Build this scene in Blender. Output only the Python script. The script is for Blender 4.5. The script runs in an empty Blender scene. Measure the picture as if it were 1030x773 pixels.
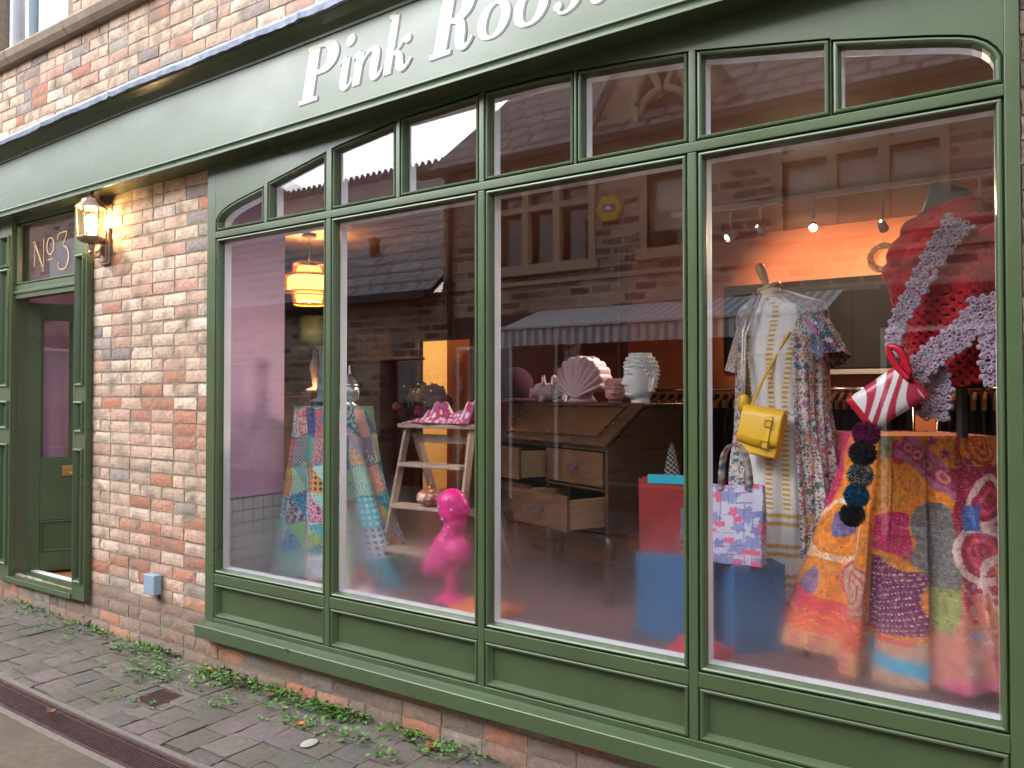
EXPOSURE = 1.3
import bpy, bmesh, math, random
import numpy as np
from mathutils import Matrix, Vector
R = math.radians
rng = np.random.default_rng(7)
random.seed(7)
S = bpy.context.scene
COL = S.collection

# ------------------------------------------------------------------ objects
def wloc(o):
    v = Vector((0, 0, 0))
    while o is not None:
        v += o.location; o = o.parent
    return v

def tag(o, label=None, cat=None, group=None, kind=None):
    if label: o['label'] = label
    if cat: o['category'] = cat
    if group: o['group'] = group
    if kind: o['kind'] = kind
    return o

def thing(name, loc, label, cat, group=None):
    o = bpy.data.objects.new(name, None); COL.objects.link(o)
    o.location = loc; o.empty_display_size = .1
    return tag(o, label, cat, group)

def dup(o, parent=None, loc=None):
    c = o.copy(); COL.objects.link(c)
    if parent is not None: c.parent = parent
    if loc is not None: c.location = loc
    for ch in [x for x in bpy.data.objects if x.parent == o]:
        dup(ch, c)
    return c

class MB:
    """collects vertices / faces in world space and links them as one mesh"""
    def __init__(s, M=None):
        s.V = []; s.F = []; s.n = 0; s.C = []; s.M = M
    def add(s, V, F, col=None, M=None):
        V = np.asarray(V, float).reshape(-1, 3)
        for m in (M, s.M):
            if m is not None:
                A = np.array(m); V = V @ A[:3, :3].T + A[:3, 3]
        s.V.append(V); s.F.extend([tuple(int(i) + s.n for i in f) for f in F]); s.n += len(V)
        if col is None: col = (1, 1, 1)
        c = np.asarray(col, float)
        s.C.append(np.tile(c, (len(V), 1)) if c.ndim == 1 else c)
        return s
    def box(s, x0, x1, y0, y1, z0, z1, col=None, M=None):
        V = [(x, y, z) for z in (z0, z1) for y in (y0, y1) for x in (x0, x1)]
        F = [(0, 2, 3, 1), (4, 5, 7, 6), (0, 1, 5, 4), (2, 6, 7, 3), (0, 4, 6, 2), (1, 3, 7, 5)]
        return s.add(V, F, col, M)
    def grid(s, P, cu=False, cv=False, col=None, M=None, skip=None, capu=False):
        P = np.asarray(P, float); n, m = P.shape[:2]
        F = []
        for i in range(n if cu else n - 1):
            for j in range(m if cv else m - 1):
                if skip is not None and skip(i, j): continue
                F.append((i * m + j, ((i + 1) % n) * m + j, ((i + 1) % n) * m + (j + 1) % m, i * m + (j + 1) % m))
        if capu:
            F.append(tuple(range(m))[::-1] if False else tuple(reversed(range(m))))
            F.append(tuple((n - 1) * m + j for j in range(m)))
        return s.add(P.reshape(-1, 3), F, None if col is None else (col if np.ndim(col) == 1 else np.asarray(col).reshape(-1, 3)), M)
    def tube(s, pts, r, n=8, closed=False, col=None, M=None):
        pts = [Vector(p) for p in pts]; k = len(pts)
        rr = r if hasattr(r, '__len__') else [r] * k
        rings = []
        up = Vector((0, 0, 1)); prev = None
        for i in range(k):
            a = pts[(i - 1) % k] if (closed or i > 0) else pts[i]
            b = pts[(i + 1) % k] if (closed or i < k - 1) else pts[i]
            t = (b - a).normalized()
            if prev is None:
                u = t.cross(up)
                if u.length < 1e-3: u = t.cross(Vector((1, 0, 0)))
            else:
                u = prev - t * prev.dot(t)
            u.normalize(); prev = u; v = t.cross(u)
            rings.append([pts[i] + (u * math.cos(2 * math.pi * j / n) + v * math.sin(2 * math.pi * j / n)) * rr[i] for j in range(n)])
        return s.grid(np.array([[tuple(q) for q in rg] for rg in rings]), cu=closed, cv=True, col=col, M=M, capu=not closed)
    def lathe(s, prof, c=(0, 0, 0), n=24, sx=1, sy=1, col=None, M=None, cap=True):
        a = np.linspace(0, 2 * np.pi, n, endpoint=False)
        P = np.array([[(c[0] + r * np.cos(t) * sx, c[1] + r * np.sin(t) * sy, c[2] + z) for t in a] for r, z in prof])
        return s.grid(P, cv=True, col=col, M=M, capu=cap)
    def ell(s, c, r, n=16, col=None, M=None):
        r = (r, r, r) if not hasattr(r, '__len__') else r
        prof = [(math.sin(t), -math.cos(t)) for t in np.linspace(0.02, math.pi - .02, max(6, n // 2 + 1))]
        a = np.linspace(0, 2 * np.pi, n, endpoint=False)
        P = np.array([[(c[0] + q * np.cos(t) * r[0], c[1] + q * np.sin(t) * r[1], c[2] + z * r[2]) for t in a] for q, z in prof])
        return s.grid(P, cv=True, col=col, M=M, capu=True)
    def prism(s, poly, y0, y1, col=None, M=None):
        """polygon in (x,z) extruded along y"""
        n = len(poly)
        V = [(x, y0, z) for x, z in poly] + [(x, y1, z) for x, z in poly]
        F = [tuple(range(n)), tuple(reversed(range(n, 2 * n)))]
        F += [(i, i + n, (i + 1) % n + n, (i + 1) % n) for i in range(n)]
        return s.add(V, F, col, M)
    def sweepx(s, prof, xs, z, closed=True, ys=None):
        """profile of (y, dz) swept along x, following z(x)"""
        P = np.array([[(x, p[0], z(x) + p[1]) for p in prof] for x in xs])
        return s.grid(P, cv=closed, capu=closed)
    def build(s, name, mat, parent=None, bevel=0, smooth=False, sub=0, solid=0, remesh=0, seg=2, fix=True):
        V = np.concatenate(s.V); off = wloc(parent) if parent is not None else Vector((0, 0, 0))
        V = V - np.array(off)
        me = bpy.data.meshes.new(name); me.from_pydata(V.tolist(), [], s.F); me.validate()
        if fix:
            bm = bmesh.new(); bm.from_mesh(me); bmesh.ops.recalc_face_normals(bm, faces=bm.faces); bm.to_mesh(me); bm.free()
        C = np.concatenate(s.C)
        if not np.all(C == 1):
            at = me.color_attributes.new('col', 'FLOAT_COLOR', 'POINT')
            at.data.foreach_set('color', np.concatenate([C, np.ones((len(C), 1))], 1).ravel().astype(np.float32))
        me.materials.append(mat)
        if smooth: me.polygons.foreach_set('use_smooth', [True] * len(me.polygons))
        o = bpy.data.objects.new(name, me); COL.objects.link(o)
        if parent is not None: o.parent = parent
        if remesh:
            m = o.modifiers.new('remesh', 'REMESH'); m.mode = 'VOXEL'; m.voxel_size = remesh; m.use_smooth_shade = True
            m = o.modifiers.new('smooth', 'SMOOTH'); m.factor = .5; m.iterations = 4
        if solid:
            m = o.modifiers.new('thick', 'SOLIDIFY'); m.thickness = solid; m.offset = 0
        if bevel:
            m = o.modifiers.new('bevel', 'BEVEL'); m.width = bevel; m.segments = seg; m.limit_method = 'ANGLE'; m.angle_limit = R(40); m.harden_normals = False
            me.polygons.foreach_set('use_smooth', [True] * len(me.polygons))
            m2 = o.modifiers.new('wn', 'WEIGHTED_NORMAL')
        if sub:
            m = o.modifiers.new('sub', 'SUBSURF'); m.levels = sub; m.render_levels = sub
        return o

# ------------------------------------------------------------------ materials
def mat_new(name):
    m = bpy.data.materials.new(name); m.use_nodes = True
    nt = m.node_tree; nt.nodes.clear()
    out = nt.nodes.new('ShaderNodeOutputMaterial')
    return m, nt, out
def N(nt, typ, **kw):
    n = nt.nodes.new(typ)
    for k, v in kw.items():
        if k[0] == '_': n.inputs[k[1:].replace('_', ' ')].default_value = v
        else: setattr(n, k, v)
    return n
def L(nt, a, b): nt.links.new(a, b)
def c4(c): return (*c, 1)

def pmat(name, col, rough=.6, metal=0, spec=.5, var=.12, vscale=12, bump=0, bscale=60, attr=False, sub=0, emit=None, estr=0, coat=0, rvar=0, stretch=None, sheen=0, tint=None, tscale=3, specks=None):
    m, nt, out = mat_new(name)
    p = N(nt, 'ShaderNodeBsdfPrincipled')
    p.inputs['Roughness'].default_value = rough; p.inputs['Metallic'].default_value = metal
    p.inputs['Specular IOR Level'].default_value = spec
    if coat: p.inputs['Coat Weight'].default_value = coat; p.inputs['Coat Roughness'].default_value = .22
    if sheen: p.inputs['Sheen Weight'].default_value = sheen
    if sub: p.inputs['Subsurface Weight'].default_value = sub
    g = N(nt, 'ShaderNodeNewGeometry'); src = g.outputs['Position']
    if stretch:
        mp = N(nt, 'ShaderNodeMapping'); mp.inputs['Scale'].default_value = stretch; L(nt, src, mp.inputs[0]); src = mp.outputs[0]
    nz = N(nt, 'ShaderNodeTexNoise', _Scale=vscale, _Detail=6.0, _Roughness=.6); L(nt, src, nz.inputs['Vector'])
    base = None
    if attr:
        a = N(nt, 'ShaderNodeAttribute', attribute_name='col'); base = a.outputs['Color']
    mr = N(nt, 'ShaderNodeMapRange'); mr.inputs[1].default_value = .3; mr.inputs[2].default_value = .7
    mr.inputs[3].default_value = 1 - var; mr.inputs[4].default_value = 1 + var; L(nt, nz.outputs['Fac'], mr.inputs[0])
    mx = N(nt, 'ShaderNodeVectorMath', operation='SCALE')
    if base is None: mx.inputs[0].default_value = col
    else: L(nt, base, mx.inputs[0])
    L(nt, mr.outputs[0], mx.inputs['Scale'])
    cout = mx.outputs[0]
    if tint is not None:
        n2 = N(nt, 'ShaderNodeTexNoise', _Scale=tscale, _Detail=5.0); L(nt, src, n2.inputs['Vector'])
        r2 = N(nt, 'ShaderNodeMapRange'); r2.inputs[1].default_value = .48; r2.inputs[2].default_value = .72; L(nt, n2.outputs['Fac'], r2.inputs[0])
        m2 = N(nt, 'ShaderNodeMix', data_type='RGBA'); L(nt, r2.outputs[0], m2.inputs['Factor']); L(nt, cout, m2.inputs['A']); m2.inputs['B'].default_value = c4(tint)
        cout = m2.outputs['Result']
    if specks:
        vo = N(nt, 'ShaderNodeTexVoronoi', _Scale=26.0); L(nt, g.outputs['Position'], vo.inputs['Vector'])
        sx = N(nt, 'ShaderNodeSeparateColor'); L(nt, vo.outputs['Color'], sx.inputs[0])
        r_ = N(nt, 'ShaderNodeMath', operation='MULTIPLY_ADD'); L(nt, sx.outputs['Red'], r_.inputs[0]); r_.inputs[1].default_value = .16; r_.inputs[2].default_value = -.10   # radius, most cells none
        lt = N(nt, 'ShaderNodeMath', operation='LESS_THAN'); L(nt, vo.outputs['Distance'], lt.inputs[0]); L(nt, r_.outputs[0], lt.inputs[1])
        m5 = N(nt, 'ShaderNodeMix', data_type='RGBA'); L(nt, lt.outputs[0], m5.inputs['Factor']); L(nt, cout, m5.inputs['A']); m5.inputs['B'].default_value = c4(specks); cout = m5.outputs['Result']
    L(nt, cout, p.inputs['Base Color'])
    if rvar:
        r3 = N(nt, 'ShaderNodeMapRange'); r3.inputs[1].default_value = .3; r3.inputs[2].default_value = .7
        r3.inputs[3].default_value = max(.02, rough - rvar); r3.inputs[4].default_value = min(1, rough + rvar)
        n3 = N(nt, 'ShaderNodeTexNoise', _Scale=vscale * .7, _Detail=4.0); L(nt, src, n3.inputs['Vector']); L(nt, n3.outputs['Fac'], r3.inputs[0]); L(nt, r3.outputs[0], p.inputs['Roughness'])
    if bump:
        n4 = N(nt, 'ShaderNodeTexNoise', _Scale=bscale, _Detail=5.0); L(nt, src, n4.inputs['Vector'])
        b = N(nt, 'ShaderNodeBump'); b.inputs['Strength'].default_value = bump; b.inputs['Distance'].default_value = .004
        L(nt, n4.outputs['Fac'], b.inputs['Height']); L(nt, b.outputs[0], p.inputs['Normal'])
    if emit is not None:
        p.inputs['Emission Color'].default_value = c4(emit); p.inputs['Emission Strength'].default_value = estr
    L(nt, p.outputs[0], out.inputs[0])
    return m

M = {}
M['green'] = pmat('green_paint', (.059, .087, .037), .33, coat=.25, var=.10, vscale=6, bump=.06, bscale=35, rvar=.08, stretch=(.5, 1, 1), tint=(.062, .091, .040), tscale=4, specks=(.20, .22, .17))
M['green_in'] = pmat('green_paint_recess', (.058, .085, .036), .35, var=.10, vscale=5, bump=.10, bscale=30, rvar=.06, tint=(.060, .088, .038), tscale=5, specks=(.18, .20, .15))
M['white_liner'] = pmat('white_bead_paint', (.90, .92, .94), .4, var=.03)
M['lead'] = pmat('lead_flashing', (.17, .19, .25), .42, metal=.55, var=.45, vscale=14, bump=.5, bscale=25, rvar=.12)
M['letter'] = pmat('cream_sign_paint', (.76, .72, .62), .5, var=.03)
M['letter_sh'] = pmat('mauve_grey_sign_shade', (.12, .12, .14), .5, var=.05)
M['gold'] = pmat('gold_leaf', (.48, .33, .14), .4, metal=.4, var=.1)
M['brass'] = pmat('brass', (.72, .45, .16), .28, metal=1, var=.1)
M['stone'] = pmat('sandstone_sill', (.27, .205, .15), .85, var=.22, vscale=9, bump=.3, bscale=70)
M['mortar'] = pmat('mortar', (.24, .18, .135), .95, var=.25, vscale=60, bump=.8, bscale=160)
M['brickcol'] = pmat('old_bricks', (1, 1, 1), .92, var=.24, vscale=45, bump=.32, bscale=140, attr=True, tint=(.22, .165, .12), tscale=7)
M['paver'] = pmat('worn_pavers', (1, 1, 1), .80, var=.22, vscale=30, bump=.5, bscale=90, attr=True, rvar=.12, tint=(.095, .078, .058), tscale=2.2)
M['grit'] = pmat('joint_dirt', (.058, .05, .04), .95, var=.3, vscale=40, bump=.6)
M['road'] = pmat('road_concrete', (.120, .086, .060), .85, var=.22, vscale=25, bump=.5, bscale=220, tint=(.098, .072, .052), tscale=3)
M['ground'] = pmat('ground', (.08, .075, .07), .9, var=.2)
M['iron'] = pmat('rusty_iron', (.085, .042, .042), .6, metal=.3, var=.35, vscale=30, bump=.3)
M['kerb'] = pmat('drain_edge_concrete', (.17, .14, .12), .9, var=.2, vscale=40, bump=.3)
M['pit'] = pmat('drain_dark', (.012, .010, .009), .9)
M['black'] = pmat('black_metal', (.02, .02, .022), .5)
M['copper'] = pmat('aged_copper', (.36, .235, .18), .45, metal=.55, var=.25, vscale=30, bump=.2)
M['plasticblue'] = pmat('pale_blue_plastic', (.25, .33, .42), .5, var=.05)
# ------------------------------------------------------------------ glass
def glass_mat(name, f0=.055, tint=(.98, .975, .98), wob=.0):
    """clear pane: straight-through light plus a mirror reflection by angle"""
    m, nt, out = mat_new(name)
    g = N(nt, 'ShaderNodeNewGeometry')
    d = N(nt, 'ShaderNodeVectorMath', operation='DOT_PRODUCT'); L(nt, g.outputs['Incoming'], d.inputs[0]); L(nt, g.outputs['True Normal'], d.inputs[1])
    a = N(nt, 'ShaderNodeMath', operation='ABSOLUTE'); L(nt, d.outputs['Value'], a.inputs[0])
    s = N(nt, 'ShaderNodeMath', operation='SUBTRACT'); s.inputs[0].default_value = 1; L(nt, a.outputs[0], s.inputs[1])
    p = N(nt, 'ShaderNodeMath', operation='POWER'); L(nt, s.outputs[0], p.inputs[0]); p.inputs[1].default_value = 5
    f = N(nt, 'ShaderNodeMath', operation='MULTIPLY_ADD'); L(nt, p.outputs[0], f.inputs[0]); f.inputs[1].default_value = 1 - f0; f.inputs[2].default_value = f0
    tr = N(nt, 'ShaderNodeBsdfTransparent'); tr.inputs[0].default_value = c4(tint)
    gl = N(nt, 'ShaderNodeBsdfGlossy'); gl.inputs['Roughness'].default_value = 0.0; gl.inputs['Color'].default_value = (1, 1, 1, 1)
    if wob:
        n4 = N(nt, 'ShaderNodeTexNoise', _Scale=1.6, _Detail=1.0); L(nt, g.outputs['Position'], n4.inputs['Vector'])
        b = N(nt, 'ShaderNodeBump'); b.inputs['Strength'].default_value = wob; b.inputs['Distance'].default_value = .02
        L(nt, n4.outputs['Fac'], b.inputs['Height']); L(nt, b.outputs[0], gl.inputs['Normal'])
    mx = N(nt, 'ShaderNodeMixShader'); L(nt, f.outputs[0], mx.inputs[0]); L(nt, tr.outputs[0], mx.inputs[1]); L(nt, gl.outputs[0], mx.inputs[2])
    L(nt, mx.outputs[0], out.inputs[0])
    return m
M['glass'] = glass_mat('window_glass', wob=.012)
M['glass_far'] = glass_mat('far_window_glass', .06, (.97, .97, .97))
def fog_mat():
    """breath-like condensation: thin wet film, rough where the mist lies, with clear runs"""
    m, nt, out = mat_new('condensation')
    g = N(nt, 'ShaderNodeNewGeometry'); sep = N(nt, 'ShaderNodeSeparateXYZ'); L(nt, g.outputs['Position'], sep.inputs[0])
    n1 = N(nt, 'ShaderNodeTexNoise', _Scale=3.2, _Detail=5.0); L(nt, g.outputs['Position'], n1.inputs['Vector'])
    a = N(nt, 'ShaderNodeMath', operation='MULTIPLY_ADD'); L(nt, n1.outputs['Fac'], a.inputs[0]); a.inputs[1].default_value = .85; a.inputs[2].default_value = -.42
    z = N(nt, 'ShaderNodeMath', operation='SUBTRACT'); L(nt, sep.outputs['Z'], z.inputs[0]); L(nt, a.outputs[0], z.inputs[1])
    mr = N(nt, 'ShaderNodeMapRange', interpolation_type='SMOOTHSTEP'); mr.inputs[1].default_value = .66; mr.inputs[2].default_value = 1.06; mr.inputs[3].default_value = 1; mr.inputs[4].default_value = 0; L(nt, z.outputs[0], mr.inputs[0])
    # vertical runs wiped clear
    mp = N(nt, 'ShaderNodeMapping'); mp.inputs['Scale'].default_value = (38, 1, 1.2); L(nt, g.outputs['Position'], mp.inputs[0])
    n2 = N(nt, 'ShaderNodeTexNoise', _Scale=1.0, _Detail=2.0); L(nt, mp.outputs[0], n2.inputs['Vector'])
    r2 = N(nt, 'ShaderNodeMapRange'); r2.inputs[1].default_value = .64; r2.inputs[2].default_value = .74; r2.inputs[3].default_value = 1; r2.inputs[4].default_value = .25; L(nt, n2.outputs['Fac'], r2.inputs[0])
    k = N(nt, 'ShaderNodeMath', operation='MULTIPLY'); L(nt, mr.outputs[0], k.inputs[0]); L(nt, r2.outputs[0], k.inputs[1])
    dr = N(nt, 'ShaderNodeTexNoise', _Scale=330.0, _Detail=1.0); L(nt, g.outputs['Position'], dr.inputs['Vector'])
    rr = N(nt, 'ShaderNodeMapRange'); rr.inputs[1].default_value = .36; rr.inputs[2].default_value = .64; L(nt, dr.outputs['Fac'], rr.inputs[0])
    kk = N(nt, 'ShaderNodeMath', operation='MULTIPLY'); L(nt, k.outputs[0], kk.inputs[0]); kk.inputs[1].default_value = .88
    st = N(nt, 'ShaderNodeMath', operation='LESS_THAN'); L(nt, rr.outputs[0], st.inputs[0]); L(nt, kk.outputs[0], st.inputs[1])   # fine droplets
    rf = N(nt, 'ShaderNodeBsdfRefraction'); rf.inputs['IOR'].default_value = 1.38; rf.inputs['Roughness'].default_value = .25; rf.inputs[0].default_value = (.97, .97, .98, 1)
    tl = N(nt, 'ShaderNodeBsdfDiffuse'); tl.inputs[0].default_value = (.75, .78, .82, 1)
    k2 = N(nt, 'ShaderNodeMath', operation='MULTIPLY'); L(nt, k.outputs[0], k2.inputs[0]); k2.inputs[1].default_value = .028
    mx = N(nt, 'ShaderNodeMixShader'); L(nt, k2.outputs[0], mx.inputs[0]); L(nt, rf.outputs[0], mx.inputs[1]); L(nt, tl.outputs[0], mx.inputs[2])
    tp = N(nt, 'ShaderNodeBsdfTransparent'); m2 = N(nt, 'ShaderNodeMixShader'); L(nt, st.outputs[0], m2.inputs[0]); L(nt, tp.outputs[0], m2.inputs[1]); L(nt, mx.outputs[0], m2.inputs[2])
    L(nt, m2.outputs[0], out.inputs[0])
    return m
M['fog'] = fog_mat()

# ------------------------------------------------------------------ brickwork built brick by brick
def brick_block(mb, X, Z, W, Hh, Y, col, nx=7, nz=4, depth=.018, axis='y'):
    """one old brick: a worn front face and its four returns (numpy)"""
    u = np.linspace(0, 1, nx); v = np.linspace(0, 1, nz)
    U, Vv = np.meshgrid(u, v, indexing='ij')
    jx = rng.normal(0, .0013, U.shape); jz = rng.normal(0, .0012, U.shape)
    x = X + U * W + jx; z = Z + Vv * Hh + jz
    e = np.minimum(np.minimum(U, 1 - U) * W, np.minimum(Vv, 1 - Vv) * Hh)
    y = Y + rng.normal(0, .00045, U.shape) + np.where(e < .001, .0024 + np.abs(rng.normal(0, .0012, U.shape)), 0) + rng.normal(0, .0012)
    P = np.stack([x, y, z], -1)
    idx = np.arange(nx * nz).reshape(nx, nz)
    F = [(idx[i, j], idx[i + 1, j], idx[i + 1, j + 1], idx[i, j + 1]) for i in range(nx - 1) for j in range(nz - 1)]
    ring = list(idx[:, 0]) + list(idx[-1, 1:]) + list(idx[-2::-1, -1]) + list(idx[0, -2:0:-1])
    base = nx * nz; k = len(ring)
    back = P.reshape(-1, 3)[ring].copy(); back[:, 1] = Y + depth
    F += [(ring[i], base + i, base + (i + 1) % k, ring[(i + 1) % k]) for i in range(k)]
    mb.add(np.concatenate([P.reshape(-1, 3), back]), F, col)

CREAM = [(.55, .415, .315), (.58, .455, .35), (.51, .385, .295), (.60, .47, .38), (.54, .385, .295), (.485, .355, .26), (.64, .52, .44)]
PINK = [(.51, .32, .25), (.53, .345, .27), (.47, .29, .225)]
RED = [(.44, .20, .125), (.48, .225, .145), (.40, .18, .125), (.46, .245, .17)]
GREY = [(.32, .275, .255), (.36, .315, .28), (.27, .235, .22), (.40, .35, .31)]
DULL = [(.30, .21, .165), (.27, .20, .165), (.33, .235, .19), (.25, .19, .16), (.31, .20, .15)]
def brick_colour(z):
    r = random.random()
    if z < .30:
        pool = DULL if r < .72 else (RED if r < .86 else GREY)
    elif z > 3:
        pool = CREAM if r < .70 else (PINK if r < .84 else (GREY if r < .94 else RED))
    else:
        pr = .22 if z < 1.55 else .05
        pool = RED if r < pr else (GREY if r < pr + .07 else (PINK if r < pr + .22 else CREAM))
    c = np.array(random.choice(pool)); return c * random.uniform(.88, 1.10) * np.array((.93, .87, .84))
def brick_wall(mb, x0, x1, z0, z1, Y=.02, hole=None, pitch=.0755, ln=.2225):
    row0 = int(round(z0 / pitch)); row1 = int(math.ceil(z1 / pitch))
    for r in range(row0, row1):
        z = r * pitch; x = x0 - (ln / 2 if r % 2 else 0) - random.uniform(0, .012)
        while x < x1:
            w = ln if random.random() < .86 else ln / 2
            a, b = max(x, x0), min(x + w - .0105, x1)
            zz = z + random.gauss(0, .0012) + .004 * math.sin(x * 1.7 + r)
            if b - a > .03 and not (hole and hole(a, b, z)):
                brick_block(mb, a, zz, b - a, pitch - .0105, Y, brick_colour(z))
            x += w

# ------------------------------------------------------------------ ground, pavement, road
def gz(x): return 0.0 if x > -3.6 else .0175 * (-3.6 - x)
def sheet(name, x0, x1, y0, y1, dz, mat, kind='structure', nx=40):
    xs = np.linspace(x0, x1, nx)
    P = np.array([[(x, y, gz(max(x, -12)) + dz) for y in (y0, y1)] for x in xs])
    o = MB().grid(P).build(name, M[mat]); return tag(o, kind=kind)
g = MB().add([(-150, -150, -.16), (150, -150, -.16), (150, 150, -.16), (-150, 150, -.16)], [(0, 1, 2, 3)]).build('ground', M['ground']); tag(g, kind='structure')
sheet('road', -14, 8, -4.9, -.885, -.006, 'road')
sheet('footpath', -14, 8, -6.6, -4.9, .01, 'ground')
sheet('pavement_bed', -14, 8, -.665, .06, -.012, 'grit')
pm = MB()
x = -9.0
def paver(mb, x0, x1, y0, y1):
    nx, ny = 5, 5
    U, Vv = np.meshgrid(np.linspace(0, 1, nx), np.linspace(0, 1, ny), indexing='ij')
    xx = x0 + U * (x1 - x0) + rng.normal(0, .002, U.shape); yy = y0 + Vv * (y1 - y0) + rng.normal(0, .002, U.shape)
    t1, t2, h = rng.normal(0, .0014, 3)
    e = np.minimum(np.minimum(U, 1 - U), np.minimum(Vv, 1 - Vv))
    zz = np.array([gz(max(q, -12)) for q in xx.ravel()]).reshape(xx.shape) + h + t1 * (U - .5) * 2 + t2 * (Vv - .5) * 2 + rng.normal(0, .0008, U.shape) - np.where(e < .01, .0035, 0)
    P = np.stack([xx, yy, zz], -1); idx = np.arange(nx * ny).reshape(nx, ny)
    F = [(idx[i, j], idx[i + 1, j], idx[i + 1, j + 1], idx[i, j + 1]) for i in range(nx - 1) for j in range(ny - 1)]
    ring = list(idx[:, 0]) + list(idx[-1, 1:]) + list(idx[-2::-1, -1]) + list(idx[0, -2:0:-1]); k = len(ring)
    back = P.reshape(-1, 3)[ring].copy(); back[:, 2] -= .03
    F += [(ring[i], 25 + i, 25 + (i + 1) % k, ring[(i + 1) % k]) for i in range(k)]
    base = random.choice([(.130, .104, .084), (.135, .112, .092), (.118, .100, .088), (.142, .114, .094), (.112, .096, .085), (.138, .106, .090)])
    if random.random() < .06: base = (.155, .115, .11)
    mb.add(np.concatenate([P.reshape(-1, 3), back]), F, np.array(base) * random.uniform(.88, 1.10) * .95)
COVER = (-3.70, -3.535, -.445, -.275)
col_i = 0
while x < 4.0:
    w = random.uniform(.155, .18); y = -.66 - (random.uniform(.03, .16))
    while y < .03:
        l = random.uniform(.14, .20)
        a, b = max(y, -.66), min(y + l - .006, .045)
        if b - a > .03:
            cx0, cx1 = x, x + w - .006
            if cx1 > COVER[0] and cx0 < COVER[1] and b > COVER[2] and a < COVER[3]:
                if a < COVER[2] - .03: paver(pm, cx0, cx1, a, COVER[2] - .006)
                if b > COVER[3] + .03: paver(pm, cx0, cx1, COVER[3] + .006, b)
                if cx0 < COVER[0] - .03: paver(pm, cx0, COVER[0] - .006, max(a, COVER[2]), min(b, COVER[3]))
                if cx1 > COVER[1] + .03: paver(pm, COVER[1] + .006, cx1, max(a, COVER[2]), min(b, COVER[3]))
            else: paver(pm, cx0, cx1, a, b)
        y += l
    x += w
tag(pm.build('pavement', M['paver'], smooth=False), kind='structure')
t = thing('drain_cover', (-3.617, -.36, 0), 'small square rusty metal cover set into the paving', 'drain cover')
cv = MB().box(COVER[0], COVER[1], COVER[2], COVER[3], -.02, -.004).build('plate', M['iron'], t, bevel=.004)
b = MB()
for k in range(8):
    b.box(COVER[0] + .012 + k * .018, COVER[0] + .02 + k * .018, COVER[2] + .014, COVER[3] - .014, -.0045, -.0015)
b.build('ribs', M['iron'], cv)
# drain channel: trough, two concrete edges, slotted grating lengths
t = thing('drainage_channel', (-3.6, -.775, 0), 'long rust-brown slotted drain channel running along between paving and road', 'drain')
zs = lambda x: gz(max(x, -12))
xs = np.linspace(-12, 4, 40)
MB().sweepx([(-.885, -.08), (-.665, -.08), (-.665, -.075), (-.885, -.075)], xs, zs).build('trough', M['pit'], t)
e = MB().sweepx([(-.89, -.07), (-.858, -.07), (-.858, .0), (-.89, -.002)], xs, zs)
e.sweepx([(-.694, -.07), (-.664, -.07), (-.664, -.002), (-.694, .0)], xs, zs).build('edge', M['kerb'], t, bevel=.002)
x = -9.0
def grating(x0):
    b = MB()
    for y in (-.852, -.712): b.box(x0 + .002, x0 + .498, y, y + .012, -.022, 0, M=Matrix.Translation((0, 0, 0)))
    b.box(x0 + .002, x0 + .498, -.735, -.728, -.022, 0)
    for k in range(25): b.box(x0 + .004 + k * .02, x0 + .0135 + k * .02, -.842, -.700, -.018, -.0005)
    V = np.concatenate(b.V); V[:, 2] += np.array([zs(q) for q in V[:, 0]]) - .003; b.V = [V]; b.C = [np.ones_like(V)]
    return b
while x < 3: grating(x).build('grating', M['iron'], t); x += .5
# ------------------------------------------------------------------ brick building
bld = thing('shop_building', (-3, 1.0, 0), 'old cream and red brick building that houses the green shop', 'building')
wb = MB()
brick_wall(wb, -4.985, -3.77, 0.0, 2.80)                # the pier between door and window
brick_wall(wb, -8.5, -4.985, -.0, .19)                  # below the door step
brick_wall(wb, -3.77, .02, -.0, .19, Y=.012)            # plinth below the sill
brick_wall(wb, .012, 2.2, 0.0, 3.3, Y=.05)              # beyond the right stile
brick_wall(wb, -8.5, 2.2, 3.24, 3.90, Y=.025)
brick_wall(wb, -8.5, 2.2, 4.0, 5.6, Y=.025, hole=lambda a, b, z: a < -5.36 and b > -6.36)
V = np.concatenate(wb.V); F = wb.F; 
V[:, 2] += np.array([gz(max(q, -12)) for q in V[:, 0]]) * np.clip(1 - V[:, 2] / 2.0, 0, 1); wb.V = [V]; wb.C = [np.concatenate(wb.C)]
walls = wb.build('brick_wall', M['brickcol'], bld)
mo = MB()
mo.box(-4.99, -3.768, .0255, .06, -.05, 2.84)
mo.box(-8.5, -4.99, .0255, .06, -.05, .2); mo.box(-3.768, .0, .0175, .05, -.05, .2)
mo.box(.008, 2.2, .0585, .3, -.05, 3.3)
mo.box(-8.5, 2.2, .0305, .3, 3.0, 3.93)
mo.box(-8.5, -6.37, .0305, .3, 3.98, 5.6); mo.box(-5.355, 2.2, .0305, .3, 3.98, 5.6)
mo.build('mortar', M['mortar'], bld)
sl = MB()
for k in range(12):
    x0 = -8.5 + k * .81 + .0
    sl.add([(x0 + .002, .04, 3.915), (x0 + .806, .04, 3.915), (x0 + .806, -.02, 3.915), (x0 + .002, -.02, 3.915),
            (x0 + .002, -.045, 3.945), (x0 + .806, -.045, 3.945), (x0 + .002, -.06, 3.985), (x0 + .806, -.06, 3.985),
            (x0 + .002, -.055, 4.0), (x0 + .806, -.055, 4.0), (x0 + .002, .04, 4.03), (x0 + .806, .04, 4.03)],
           [(0, 1, 2, 3), (3, 2, 5, 4), (4, 5, 7, 6), (6, 7, 9, 8), (8, 9, 11, 10), (0, 3, 4, 6, 8, 10), (1, 11, 9, 7, 5, 2), (0, 10, 11, 1)])
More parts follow.
